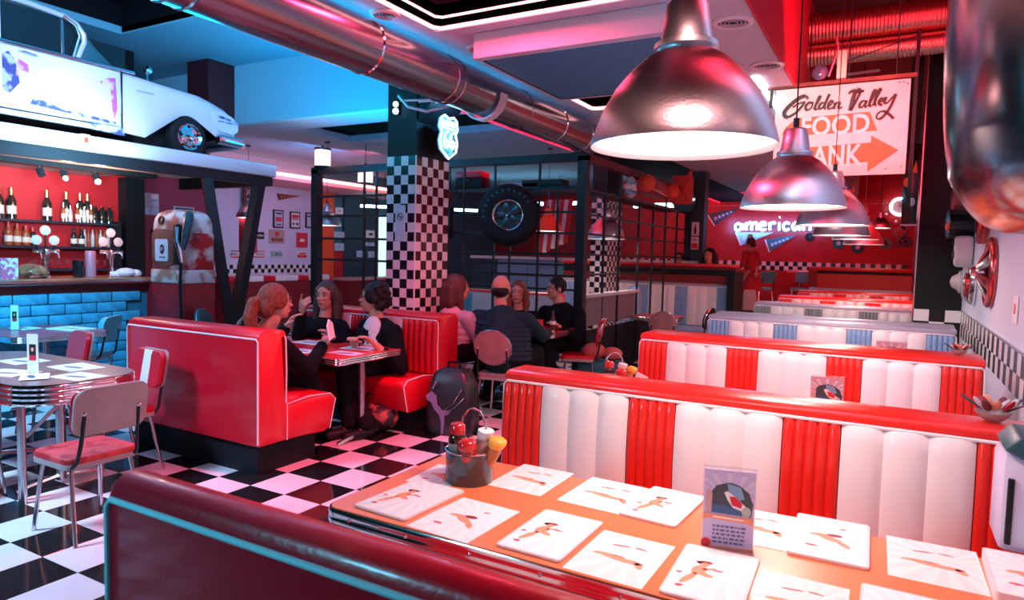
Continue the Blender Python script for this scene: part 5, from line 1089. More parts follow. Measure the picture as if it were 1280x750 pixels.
MB().prism([(p[0], p[1]) for p in rrect(-.10, .10, -.36, .46, .10, 5)], -.02, .02, 'x').build('board', mat('maroon_board', (.10, .02, .035), .5), ex, bevel=.004)
for k, c_h in enumerate('EXIT'): text_obj(c_h, .17, mat('pale_letters', (.6, .6, .66), .5), ex, FACE_X((.022, 0, .34-.19*k)), .002, 'letter')
plate('notice_sheet', 'four grey papers pinned as a block on the maroon passage wall', 'notice', 7.54, 7.88, 2.20, 2.60, GREYP, None, [(.06, .46, .06, .34, PALEBL), (.54, .94, .06, .34, PALEBL), (.54, .94, .42, .66, PALEBL), (.54, .94, .74, .96, PAPER)])
plate('wall_plate', 'pale blue rimmed long plate on the maroon wall above the fuel pump', 'plate', 8.18, 8.61, 2.27, 2.40, PALEBL, None, [(.06, .94, .15, .85, TEALW), (.15, .85, .35, .6, PALEBL)])
tag(MB().box(-12.0, -11.96, 7.74, 7.90, 1.39, 1.94).build('black_screen', BLACKG, smooth=0), 'upright black screen on the maroon wall left of the fuel pump', 'screen')
for k, (y0, y1, z0, z1, m, lab) in enumerate([(12.38, 12.64, 2.52, 2.68, PAPER, 'white sheet high by the orange strip beyond the frame'), (13.49, 13.84, 1.98, 2.17, PAPER, 'white sheet with black emblem on the teal door'), (13.47, 13.83, 1.77, 1.86, PALEBL, 'narrow pale strip below the emblem sheet on the teal door'), (13.15, 13.37, 1.48, 1.64, PALEBL, 'left small sheet low on the teal door'), (13.58, 13.95, 1.47, 1.63, PALEBL, 'right small sheet low on the teal door'), (12.36, 12.68, 1.63, 1.81, PALEBL, 'pale blue notice above the red panel'), (12.34, 12.69, 1.95, 2.09, PALEBL, 'second pale notice above the red panel by the orange strip')]):
    plate('door_notice', lab, 'notice', y0, y1, z0, z1, m, None, [(.3, .7, .35, .65, BLACKP if k == 1 else GREYP)], x=-11.91)
tag(MB().box(-10.72, -10.48, 8.62, 8.86, 1.55, 2.20).build('hanging_cloth', CLOTHR, bevel=.02), 'red cloth hanging below the silver lamp behind the posts', 'cloth')
# ================================================================ PAPERS ON THE ORANGE TABLE
def raymat(name, base, ray, n=14):
    m = bpy.data.materials.new(name); m.use_nodes = True; nt = m.node_tree; b = nt.nodes['Principled BSDF']; b.inputs['Roughness'].default_value = .55
    tc = nt.nodes.new('ShaderNodeTexCoord'); mp = nt.nodes.new('ShaderNodeMapping'); gr = nt.nodes.new('ShaderNodeTexGradient'); gr.gradient_type = 'RADIAL'
    mp.inputs['Location'].default_value = (-.03, -.03, 0); nt.links.new(tc.outputs['Object'], mp.inputs[0]); nt.links.new(mp.outputs[0], gr.inputs[0])
    mu = nt.nodes.new('ShaderNodeMath'); mu.operation = 'MULTIPLY'; mu.inputs[1].default_value = n; nt.links.new(gr.outputs['Fac'], mu.inputs[0])
    fr_ = nt.nodes.new('ShaderNodeMath'); fr_.operation = 'FRACT'; nt.links.new(mu.outputs[0], fr_.inputs[0])
    gt = nt.nodes.new('ShaderNodeMath'); gt.operation = 'GREATER_THAN'; gt.inputs[1].default_value = .5; nt.links.new(fr_.outputs[0], gt.inputs[0])
    mx = nt.nodes.new('ShaderNodeMix'); mx.data_type = 'RGBA'; mx.inputs[6].default_value = (*base, 1); mx.inputs[7].default_value = (*ray, 1)
    nt.links.new(gt.outputs[0], mx.inputs[0]); nt.links.new(mx.outputs[2], b.inputs['Base Color']); return m
RAYB = raymat('blue_ray_print', (.84, .85, .85), (.72, .78, .83), 18); RAYP = raymat('pink_ray_print', (.86, .80, .78), (.83, .73, .72), 16)
EDGEW = mat('paper_edge', (.86, .80, .80), .6)
def ell(g, cx, cyy, rx, ry, a=0, n=14, z0=0, z1=.0004):
    c, s = math.cos(a), math.sin(a); g.prism([(cx+rx*math.cos(t)*c-ry*math.sin(t)*s, cyy+rx*math.cos(t)*s+ry*math.sin(t)*c) for t in [2*PI*i/n for i in range(n)]], z0, z1)
def placemat(label, C4, z, th, rm, pose, name='paper_placemat', cat='placemat', group=None):
    C4 = [Vector(c) for c in C4]; cx = sum(c.x for c in C4)/4; cyy = sum(c.y for c in C4)/4
    # C4: near-left, near-right, far-right, far-left
    ang = math.atan2((C4[1]-C4[0]).y+(C4[2]-C4[3]).y, (C4[1]-C4[0]).x+(C4[2]-C4[3]).x)
    w = ((C4[1]-C4[0]).length+(C4[2]-C4[3]).length)/4; h = ((C4[3]-C4[0]).length+(C4[2]-C4[1]).length)/4
    t = thing(name, label, cat, (cx, cyy, z), ang)
    P = rrect(-w, w, -h, h, .012 if th > .003 else .002, 3)
    MB().prism(P, 0, th).build('sheet', EDGEW if th < .003 else mat('menu_cover_edge', (.80, .66, .66), .5), t, smooth=0)
    MB().prism(rrect(-w+.007, w-.007, -h+.007, h-.007, .004, 2), th, th+.0003).build('ray_print', rm, t, smooth=0)
    if th > .005: MB().prism(rrect(-w+.004, w-.006, -h+.002, h-.006, .008, 2), .0015, th*.45).build('lower_cover', mat('dark_blue_cover', (.04, .07, .12), .5), t, smooth=0)
    z1 = th+.0004; hi, sk, ac = MB(), MB(), MB()
    if pose == 'stand':
        ell(hi, -w*.28, h*.34, .022, .010, .2, z0=z1, z1=z1+.0003); ell(hi, -w*.40, h*.30, .012, .008, -.5, z0=z1, z1=z1+.0003)
        ell(sk, -w*.26, h*.26, .011, .012, 0, z0=z1, z1=z1+.0004); ell(sk, -w*.34, h*.02, .019, .034, -.2, z0=z1, z1=z1+.0003); ell(sk, -w*.20, -h*.10, .030, .011, -.35, z0=z1, z1=z1+.0005); ell(sk, -w*.50, -h*.34, .011, .042, -.35, z0=z1, z1=z1+.0003); ell(sk, -w*.10, h*.12, .022, .006, .5, z0=z1, z1=z1+.0003)
        ell(ac, -w*.62, -h*.66, .011, .007, .2, z0=z1, z1=z1+.0004); ell(ac, w*.12, h*.12, .014, .004, .1, z0=z1, z1=z1+.0004); ell(ac, -w*.78, -h*.2, .009, .005, .3, z0=z1, z1=z1+.0004)
    elif pose == 'lie':
        ell(hi, w*.35, -h*.12, .035, .010, -.12, z0=z1, z1=z1+.0003); ell(hi, -w*.1, -h*.04, .028, .008, -.05, z0=z1, z1=z1+.0003)
        ell(sk, w*.05, -h*.12, .065, .013, -.10, z0=z1, z1=z1+.0004); ell(sk, -w*.45, -h*.05, .032, .009, .12, z0=z1, z1=z1+.0003); ell(sk, w*.55, -h*.22, .010, .022, .6, z0=z1, z1=z1+.0004)
        ell(ac, -w*.2, h*.45, .03, .004, .15, z0=z1, z1=z1+.0004); ell(ac, w*.3, h*.5, .02, .004, -.1, z0=z1, z1=z1+.0004)
    else:
        ell(hi, w*.1, h*.12, .024, .012, .1, z0=z1, z1=z1+.0003); ell(sk, w*.0, -h*.06, .040, .016, -.5, z0=z1, z1=z1+.0004); ell(sk, w*.35, -h*.24, .030, .011, -.9, z0=z1, z1=z1+.0003); ell(sk, -w*.30, h*.06, .03, .010, .2, z0=z1, z1=z1+.0003)
        ell(ac, -w*.45, -h*.5, .018, .006, 0, z0=z1, z1=z1+.0004); ell(ac, w*.3, h*.5, .012, .004, .4, z0=z1, z1=z1+.0004)
    hi.build('printed_hair', mat('print_dark_red', (.22, .02, .015), .55), t, smooth=0); sk.build('printed_figure', SALMON, t, smooth=0); ac.build('printed_accent', REDP, t, smooth=0)['kind'] = 'stuff'
    return t
zt = .7605
placemat('paper placemat partly under others at the table\'s far left corner', [(-1.60, 2.05), (-1.42, 2.05), (-1.42, 2.30), (-1.60, 2.28)], zt, .0008, RAYB, 'sit')
placemat('leftmost placemat near the orange table corner, bluish with a red figure', [(-1.563, 1.734), (-1.336, 1.723), (-1.339, 2.06), (-1.57, 2.072)], zt+.0015, .007, RAYB, 'stand', 'menu', 'menu')
placemat('placemat right beside the leftmost menu, showing a crouching figure', [(-1.309, 1.700), (-1.075, 1.697), (-1.079, 2.003), (-1.32, 2.021)], zt, .0008, RAYB, 'sit')
placemat('pinkish placemat just right of the condiment caddy', [(-1.31, 2.178), (-1.087, 2.179), (-1.073, 2.485), (-1.31, 2.485)], zt, .0008, RAYP, 'lie')
placemat('placemat at the back of the orange table with a lying figure, under a menu corner', [(-1.003, 2.178), (-.755, 2.170), (-.731, 2.478), (-1.014, 2.49)], zt, .0008, RAYB, 'lie')
placemat('menu at the back left of the acrylic menu stand', [(-.760, 2.167), (-.547, 2.151), (-.579, 2.49), (-.768, 2.50)], zt+.0015, .007, RAYB, 'stand', 'menu', 'menu')
placemat('menu in the middle of the near table edge with a standing figure', [(-.995, 1.718), (-.787, 1.731), (-.785, 2.053), (-1.004, 2.069)], zt+.0015, .007, RAYB, 'stand', 'menu', 'menu')
placemat('pink placemat with a lying figure in the middle of the near edge', [(-.766, 1.703), (-.523, 1.707), (-.549, 2.013), (-.772, 2.022)], zt, .0008, RAYP, 'lie')
placemat('menu with a standing figure in front of the acrylic stand', [(-.500, 1.703), (-.285, 1.72), (-.291, 2.05), (-.50, 2.051)], zt+.0015, .007, RAYB, 'stand', 'menu', 'menu')
placemat('pink placemat cut by the bottom edge right of the front menu', [(-.28, 1.70), (-.06, 1.70), (-.047, 2.005), (-.275, 2.0)], zt, .0008, RAYP, 'lie')
placemat('pinkish placemat hidden partly by the acrylic menu stand', [(-.44, 2.161), (-.235, 2.163), (-.235, 2.485), (-.44, 2.467)], zt, .0008, RAYP, 'lie')
placemat('menu right of the acrylic stand with a seated figure', [(-.231, 2.137), (-.017, 2.168), (-.02, 2.50), (-.244, 2.52)], zt+.0015, .008, RAYB, 'sit', 'menu', 'menu')
placemat('pink placemat with an orange lying figure at the right end of table', [(.031, 2.158), (.26, 2.167), (.284, 2.48), (.029, 2.48)], zt, .0008, RAYP, 'lie')
placemat('menu cut by the bottom edge at right', [(-.03, 1.72), (.19, 1.72), (.19, 2.05), (-.03, 2.05)], zt+.0015, .007, RAYB, 'sit', 'menu', 'menu')
placemat('blurred pile of white menus at the lower right corner', [(.265, 2.12), (.47, 2.12), (.48, 2.44), (.29, 2.44)], zt, .035, RAYB, 'sit', 'menu_pile', 'menus')
# acrylic menu stand
def stand(label, x, y, rz, w, h, sheet=LILAC, small=False, z=zt, arch=True):
    t = thing('menu_stand', label, 'menu stand', (x, y, z), rz)
    MB().box(-w/2-.003, w/2+.003, -.045, .045, 0, .004).build('base', GLASSC, t, smooth=0)
    MB().box(-w/2-.003, w/2+.003, .0035, .0065, 0, h+.008).build('back_pane', GLASSC, t, smooth=0)
    c = MB().box(-w/2, w/2, -.002, .002, .006, h).build('printed_card', sheet, t, smooth=0)
    if not small:
        def fl(n_, P, m, d=0): MB().prism([(p[0]*w, p[1]*h) for p in P], -.0034-d, -.002, 'y').build(n_, m, c, smooth=0)
        for k in range(9):
            a = PI*(k+.5)/9; fl('ray', [(0, .60), (.48*math.cos(a-.06)/max(abs(math.cos(a)), .55), .60+.36*math.sin(a-.06)), (.48*math.cos(a+.06)/max(abs(math.cos(a)), .55), .60+.36*math.sin(a+.06))], mat('ray_white', (.66, .62, .74), .5))
        fl('picture', [(-.42, .46), (.44, .44), (.47, .60), (.38, .74), (.2, .82), (0, .85), (-.25, .80), (-.40, .68)], mat('dark_scene', (.05, .07, .08), .4), .0004)
        fl('sky_patch', [(-.05, .84), (.22, .80), (.30, .66), (.10, .62), (.0, .70)], mat('scene_blue', (.20, .38, .52), .4), .0008)
        fl('white_car', [(-.10, .72), (-.04, .74), (.12, .68), (.34, .56), (.30, .50), (.08, .54), (-.02, .62)], PAPER, .0012); fl('red_car', [(.0, .68), (.12, .68), (.26, .60), (.24, .54), (.06, .57)], REDP, .0016)
        fl('blue_road', [(-.42, .46), (.30, .45), (.20, .52), (-.10, .56), (-.42, .56)], mat('scene_navy', (.04, .12, .26), .4), .0010)
        fl('figure', [(-.44, .46), (-.34, .46), (-.33, .70), (-.40, .76), (-.46, .66)], mat('figure_pink', (.60, .36, .36), .5), .0016)
        fl('round_seal', [(.34+.09*math.cos(t_), .50+.065*math.sin(t_)) for t_ in [2*PI*i/16 for i in range(16)]], mat('seal_grey', (.45, .50, .46), .5), .0020)
        fl('banner', [(-.50, .44), (.36, .42), (.50, .42), (.48, .33), (.36, .36), (-.44, .38), (-.50, .35)], SALMON, .0018)
        fl('banner_lettering', [(-.3, .415), (.3, .40), (.3, .385), (-.3, .40)], PAPER, .0024)
        rnd = random.Random(3)
        for k in range(5):
            x0 = -.30
            while x0 < .30:
                l = rnd.uniform(.03, .10); fl('text_mark', [(x0, .30-.05*k), (x0+l, .30-.05*k), (x0+l, .275-.05*k), (x0, .275-.05*k)], mat('text_violet', (.16, .12, .28), .5), .0002); x0 += l+.025
        fl('red_dot', [(-.42+.10*math.cos(t_), .07+.055*math.sin(t_)) for t_ in [2*PI*i/16 for i in range(16)]], REDP, .0010)
        fl('foot_strip', [(-.5, .0), (.5, .0), (.5, .035), (-.5, .035)], SALMON, .0006)
    else:
        MB().box(-w*.3, w*.3, -.0035, -.002, h*.35, h*.75).build('printed_picture', BLACKP, c, smooth=0); MB().box(-w*.3, w*.3, -.0038, -.002, h*.35, h*.48).build('red_strip', REDP, c, smooth=0); MB().ball((0, -.003, h*.62), w*.16, .001, h*.06).build('pale_spot', SALMON, c)
    return t
stand('clear acrylic menu stand with lilac card, in the middle of the orange table', -.396, 2.085, math.radians(14), .148, .245)
stand('acrylic menu stand on the hidden table between the striped booths', -.284, 4.10, math.radians(4), .165, .245, sheet=mat('pink_card', (.62, .36, .42), .5))
stand('small acrylic menu stand top just above the second booth', .02, 6.3, 0, .22, .245, sheet=mat('pink_card', (1, 1, 1)))
stand('slim acrylic card stand on the round-ended left table', -4.985, 2.37, math.radians(28), .075, .27, sheet=mat('white_card', (.72, .72, .78), .5), small=True)
stand('slim acrylic card stand on the red table by the blue bricks', -7.65, 3.48, math.radians(30), .075, .25, sheet=mat('white_card', (1, 1, 1)), small=True)
# condiment caddy
def caddy(label, x, y, z, s=1, rz=0):
    t = thing('condiment_caddy', label, 'condiment caddy', (x, y, z), rz)
    MB().lathe([(.0001, 0), (.082, .0), (.084, .004), (.084, .145), (.080, .145), (.080, .006), (.0001, .006)], 28).build('basket', mat('smoked_basket', (.03, .04, .05), .12, coat=.6), t, smooth=40)
    MB().lathe([(.085, .143), (.088, .149), (.083, .151)], 28).build('basket_rim', CHROMER, t)
    MB().tube([(-.055, .02, .10), (-.055, .02, .22), (-.046, .02, .28), (-.025, .02, .32), (0, .02, .33), (.025, .02, .32), (.046, .02, .28), (.055, .02, .22), (.055, .02, .10)], .0045, 8).build('handle', CHROMER, t)
    def bot(n_, x, y, prof, m, cap, capprof, lab=None, tilt=(0, 0)):
        M = Matrix.Translation((x, y, .05)) @ Matrix.Rotation(tilt[0], 4, 'X') @ Matrix.Rotation(tilt[1], 4, 'Y')
        b = MB().lathe(prof, 20, M).build(n_, m, t, smooth=50); MB().lathe(capprof, 16, M).build('cap', cap, b, smooth=50)
        if lab: MB().lathe([(prof[1][0]+.0008, .04), (prof[1][0]+.0008, .125)], 16, M, -2.6, -.6).build('label', lab, b)
    bot('sauce_bottle', -.040, -.020, [(.0001, 0), (.031, .002), (.031, .145), (.028, .165), (.020, .175)], mat('brown_sauce', (.04, .012, .008), .12, coat=.5), KETCH, [(.027, .165), (.027, .205), (.020, .215), (.0001, .216)], mat('grey_label', (.34, .32, .30), .5))
    bot('ketchup_bottle', .018, -.038, [(.0001, 0), (.030, .002), (.032, .09), (.026, .12), (.018, .13)], KETCH, KETCH, [(.030, .118), (.034, .13), (.030, .158), (.012, .17), (.0001, .17)], mat('dark_red_label', (.18, .01, .02), .4), tilt=(.15, .05))
    bot('mayonnaise_bottle', .012, .035, [(.0001, 0), (.028, .002), (.030, .13), (.02, .16)], CLEARB, PAPER, [(.026, .158), (.028, .165), (.028, .195), (.0001, .198)], tilt=(.10, .22))
    bot('mustard_bottle', .048, .012, [(.0001, 0), (.026, .002), (.027, .11), (.02, .14)], mat('mustard_body', (.45, .16, .05), .3), YELLOW, [(.027, .135), (.031, .145), (.031, .170), (.018, .182), (.0001, .183)], tilt=(.05, .38))
    t.scale = (1.12*s, 1.12*s, .84*s)
    return t
caddy('round smoked condiment caddy with ketchup and mustard on the orange table', -1.395, 2.19, zt)
caddy('condiment basket with red and orange bottles on the hidden second table', -1.53, 4.12, zt, .95, .6)
tag(MB().prism(rrect(-.04, .04, -.002, .002, .001, 1), 0, .15).build('folded_napkins', PAPER, loc=(-1.40, 4.13, zt), rot=(0, .35, 0)), 'white folded napkins leaning beside the second condiment basket', 'napkins')
# papers on the other tables
def sheet(label, x, y, w, h, rz, z=zt, m=None, th=.0012, dark=None):
    t = thing('paper_placemat', label, 'placemat', (x, y, z), rz); MB().prism(rrect(-w/2, w/2, -h/2, h/2, .004, 2), 0, th).build('sheet', EDGEW, t, smooth=0)
    MB().prism(rrect(-w/2+.008, w/2-.008, -h/2+.008, h/2-.008, .004, 2), th, th+.0004).build('ray_print', m or RAYB, t, smooth=0)
    g = MB(); ell(g, 0, -.02, w*.28, .022, .2, z0=th+.0004, z1=th+.0008); g.build('printed_mark', dark or mat('print_navy', (.06, .05, .16), .5), t, smooth=0)
sheet('white sheet at the right end of the round-ended table', -4.68, 2.50, .30, .22, .1); sheet('white sheet behind the card stand on the round-ended table', -5.05, 2.68, .34, .24, -.05); sheet('white sheet left of the card stand near the table front', -5.15, 2.30, .32, .22, .3, th=.004); sheet('crossed white sheet right beside the card stand', -4.86, 2.32, .24, .16, -.5, z=zt+.005); sheet('white sheet at far left edge of the round-ended table', -5.6, 2.60, .30, .24, 0)
sheet('white papers at the far side of the small red bar table', -7.35, 3.86, .40, .26, .15, th=.01); sheet('white paper at left of the small red bar table', -7.75, 3.62, .26, .2, 0)
sheet('pale placemat in front of the woman with glasses', -4.16, 4.66, .32, .22, .1); sheet('pale placemat at the near corner of the women\'s table', -4.05, 4.36, .30, .17, .05); sheet('pale placemat beside the ponytailed woman\'s arm', -4.42, 4.22, .26, .2, 0); sheet('pale placemat at the far end of the women\'s table', -4.78, 4.66, .32, .22, -.05)
# ================================================================ BAGS ON THE FLOOR
bp = thing('backpack', 'black backpack with a pale leaping cat emblem standing on the floor', 'backpack', (-3.44, 5.10, 0), math.radians(12))
g = MB(); rr2 = []
for z, wx, wy in [(0, .20, .13), (.04, .225, .15), (.25, .225, .15), (.45, .205, .13), (.56, .16, .10), (.60, .09, .06)]: rr2.append([(p[0], p[1]+.1*(z-.3)*.3, z) for p in rrect(-wx, wx, -wy, wy, min(wx, wy)*.5, 4)])
n = len(rr2[0]); g.add([p for r in rr2 for p in r], [(i*n+j, i*n+(j+1) % n, (i+1)*n+(j+1) % n, (i+1)*n+j) for i in range(5) for j in range(n)]+[tuple(range(n))[::-1], tuple(5*n+j for j in range(n))])
g.build('body', mat('black_nylon', (.010, .014, .018), .4, bump=.4, bscale=9), bp, smooth=60)
MB().tube([(-.06, 0, .59), (-.05, 0, .65), (.05, 0, .65), (.06, 0, .59)], .012).build('top_loop', CLOTHB, bp)
MB().prism([(-.20, .36), (-.15, .40), (-.10, .36), (-.09, .28), (-.04, .23), (.04, .24), (.02, .20), (-.02, .19), (-.02, .10), (-.035, .02), (-.05, .02), (-.05, .12), (-.07, .19), (-.12, .24), (-.15, .30), (-.19, .32)], -.162, -.150, 'y').build('leaping_cat_emblem', PURP, bp, smooth=0)
MB().bar((-.10, -.150, .50), (-.14, -.158, .42), .010).build('zip', CHROMER, bp); MB().tube([(-.02, -.162, .24), (.06, -.160, .30), (.14, -.152, .44)], .005).build('zip', CHROMER, bp); MB().tube([(.0, -.164, .22), (.08, -.162, .27), (.16, -.150, .36)], .004).build('zip', CHROMER, bp)
hb = thing('handbag', 'dark patterned handbag on the floor under the women\'s table', 'handbag', (-4.05, 4.75, 0), .3)
g = MB(); g.ball((0, 0, .13), .22, .13, .13, 16, 10); g.ball((.12, .03, .19), .08, .07, .07); g.build('body', mat('patterned_bag', (.012, .014, .016), .5, col2=(.40, .14, .10), vscale=10), hb); MB().tube([(-.15, 0, .20), (-.08, 0, .34), (.08, 0, .34), (.16, 0, .2)], .012).build('strap', CLOTHB, hb)
tb = thing('tote_bag', 'teal bag with red bundle on the floor beyond the second basket', 'bag', (-2.95, 7.5, 0), .2)
MB().box(-.28, .28, -.15, .15, 0, .42).build('body', mat('teal_nylon', (.01, .10, .12), .5), tb, bevel=.06); g = MB(); g.ball((-.10, 0, .52), .14, .10, .10); g.ball((.12, 0, .50), .12, .09, .08); g.build('red_bundle', mat('red_bundle', (.55, .10, .09), .7), tb)
gl = thing('glass_bottle', 'soft drink bottle on the party table beside a red cup', 'bottle', (-3.42, 7.10, zt)); MB().lathe([(.0001, 0), (.033, .003), (.035, .07), (.030, .10), (.034, .13), (.015, .19), (.014, .24), (.0001, .24)], 14).build('glass_body', mat('cola_glass', (.10, .03, .02), .08, coat=.5), gl, smooth=50); MB().lathe([(.035, .08), (.035, .12)], 14).build('label', PAPER, gl)
rc = tag(MB().lathe([(.0001, 0), (.045, .003), (.052, .13), (.046, .13), (.04, .01), (.0001, .008)], 16).build('red_cup', REDP, loc=(-3.56, 7.02, zt)), 'round red cup on the party table left of the bottle', 'cup')
# ---- the pale panel at the right edge
MB().box(0, .40, -.10, .10, 0, .31).build('case', mat('lilac_case', (.55, .55, .72), .35), jb, bevel=.03)
MB().box(.018, .034, -.108, -.09, .03, .23).build('dark_slot', BLACK, jb, bevel=.003)
MB().prism([(.0, .315), (.04, .36), (.40, .36), (.40, .20), (.16, .24)], -.118, .10, 'y').build('teal_hood', mat('teal_hood', (.01, .07, .09), .4), jb, bevel=.01)

def hangtube(label, pts, zc, r, m):
    t = thing('tube_light', label, 'light', pts[0]); o = Vector(pts[0])
    MB().tube([Vector(p)-o for p in pts], r, 8).build('tube', m, t)
    for k in (.2, .8):
        p = o.lerp(Vector(pts[-1]), k)-o; MB().cyl(p, (p.x, p.y, zc-o.z), .008, seg=6).build('hanger', STEEL, t)
hangtube('cold white tube light behind the left part of the steel frame', [(-11.3, 12.6, 2.72), (-9.2, 14.6, 2.72)], 3.59, .03, mat('cold_tube', (.8, .95, 1), .4, emis=(.45, .82, 1), estr=8))
hangtube('cold white tube light far back, seen above the toy car', [(-5.6, 16.0, 2.90), (-4.46, 16.0, 2.90)], 3.59, .05, mat('cold_tube', (1, 1, 1)))
hangtube('second cold white tube far behind the checkered columns', [(-9.4, 15.0, 2.9), (-6.6, 15.0, 2.9)], 3.59, .04, mat('cold_tube', (1, 1, 1)))

pb = thing('plush_bundle', 'white and teal flower like bundle hanging near the top of the steel frame', 'decoration', (-3.40, 9.55, 2.66))
for k in range(8):
    a = k*PI/4; MB().ball((0, .14*math.cos(a), .11*math.sin(a)), .05, .07, .05, 10, 7).build('petal', [CLOTHW, TEAL_V, CLOTHP, TEAL_V][k % 4], pb)
MB().ball((.03, 0, 0), .05, .06, .05).build('centre', CLOTHW, pb); MB().cyl((0, 0, .08), (0, 0, .22), .008).build('hook', STEEL, pb)
# ================================================================ PEOPLE
def remesh(name, g, voxel, m, parent, sm=2):
    me = bpy.data.meshes.new('tmp'); me.from_pydata(g.v, [], g.f); o = bpy.data.objects.new('tmp', me); COL.objects.link(o)
    md = o.modifiers.new('r', 'REMESH'); md.mode = 'VOXEL'; md.voxel_size = voxel
    ms = o.modifiers.new('s', 'SMOOTH'); ms.factor = .5; ms.iterations = sm
    dg = bpy.context.evaluated_depsgraph_get(); out = bpy.data.meshes.new_from_object(o.evaluated_get(dg)); bpy.data.objects.remove(o); bpy.data.meshes.remove(me)
    out.name = name; out.materials.clear(); out.materials.append(m); out.shade_smooth()
    o = bpy.data.objects.new(name, out); COL.objects.link(o); o.parent = parent; return o
def cap(g, a, b, r0, r1, seg=12):
    a, b = Vector(a), Vector(b); g.cyl(a, b, r0, r1, seg=seg); g.ball(a, r0, seg=seg, rings=8); g.ball(b, r1, seg=seg, rings=8)
def chain(g, P, R):
    for i in range(len(P)-1): cap(g, P[i], P[i+1], R[i], R[i+1])
def ik(a, c, l1, l2, pole):
    a, c, pole = Vector(a), Vector(c), Vector(pole); d = c-a; L = min(d.length, (l1+l2)*.985); u = d.normalized()
    x = (l1*l1-l2*l2+L*L)/(2*L); h = math.sqrt(max(l1*l1-x*x, 0)); n = (pole-u*pole.dot(u)).normalized()
    return a+u*x+n*h, a+u*L
def hand(g, w, d, palm_n, s=1, curl=.5, point=False, side=1):
    """w wrist, d direction of the fingers, palm_n normal of the back of the hand"""
    w = Vector(w); d = Vector(d).normalized(); nn = Vector(palm_n); nn = (nn-d*nn.dot(d)).normalized(); t = d.cross(nn)*side
    k = w+d*.085*s
    for j in (-1, 0, 1): cap(g, w+t*.012*j*s, k+t*.024*j*s, .016*s, .013*s, 8)
    for i, (off, L) in enumerate([(-.033, .058), (-.011, .072), (.011, .076), (.033, .068)]):
        b = k+t*off*s; c = curl if not (point and i == 3) else .05; a = d; p = b
        for j in range(3):
            a = (a*math.cos(c*.7)-nn*math.sin(c*.7)).normalized(); q2 = p+a*L*s*(.42, .32, .26)[j]; cap(g, p, q2, (.0095-.001*j)*s, (.0088-.001*j)*s, 8); p = q2
    tb = w+d*.025*s+t*.022*s; t1 = tb+(t*.8+d*.6-nn*.3).normalized()*.038*s; t2 = t1+(d*.9+t*.25-nn*.4).normalized()*.034*s; cap(g, tb, t1, .013*s, .011*s, 8); cap(g, t1, t2, .011*s, .009*s, 8)
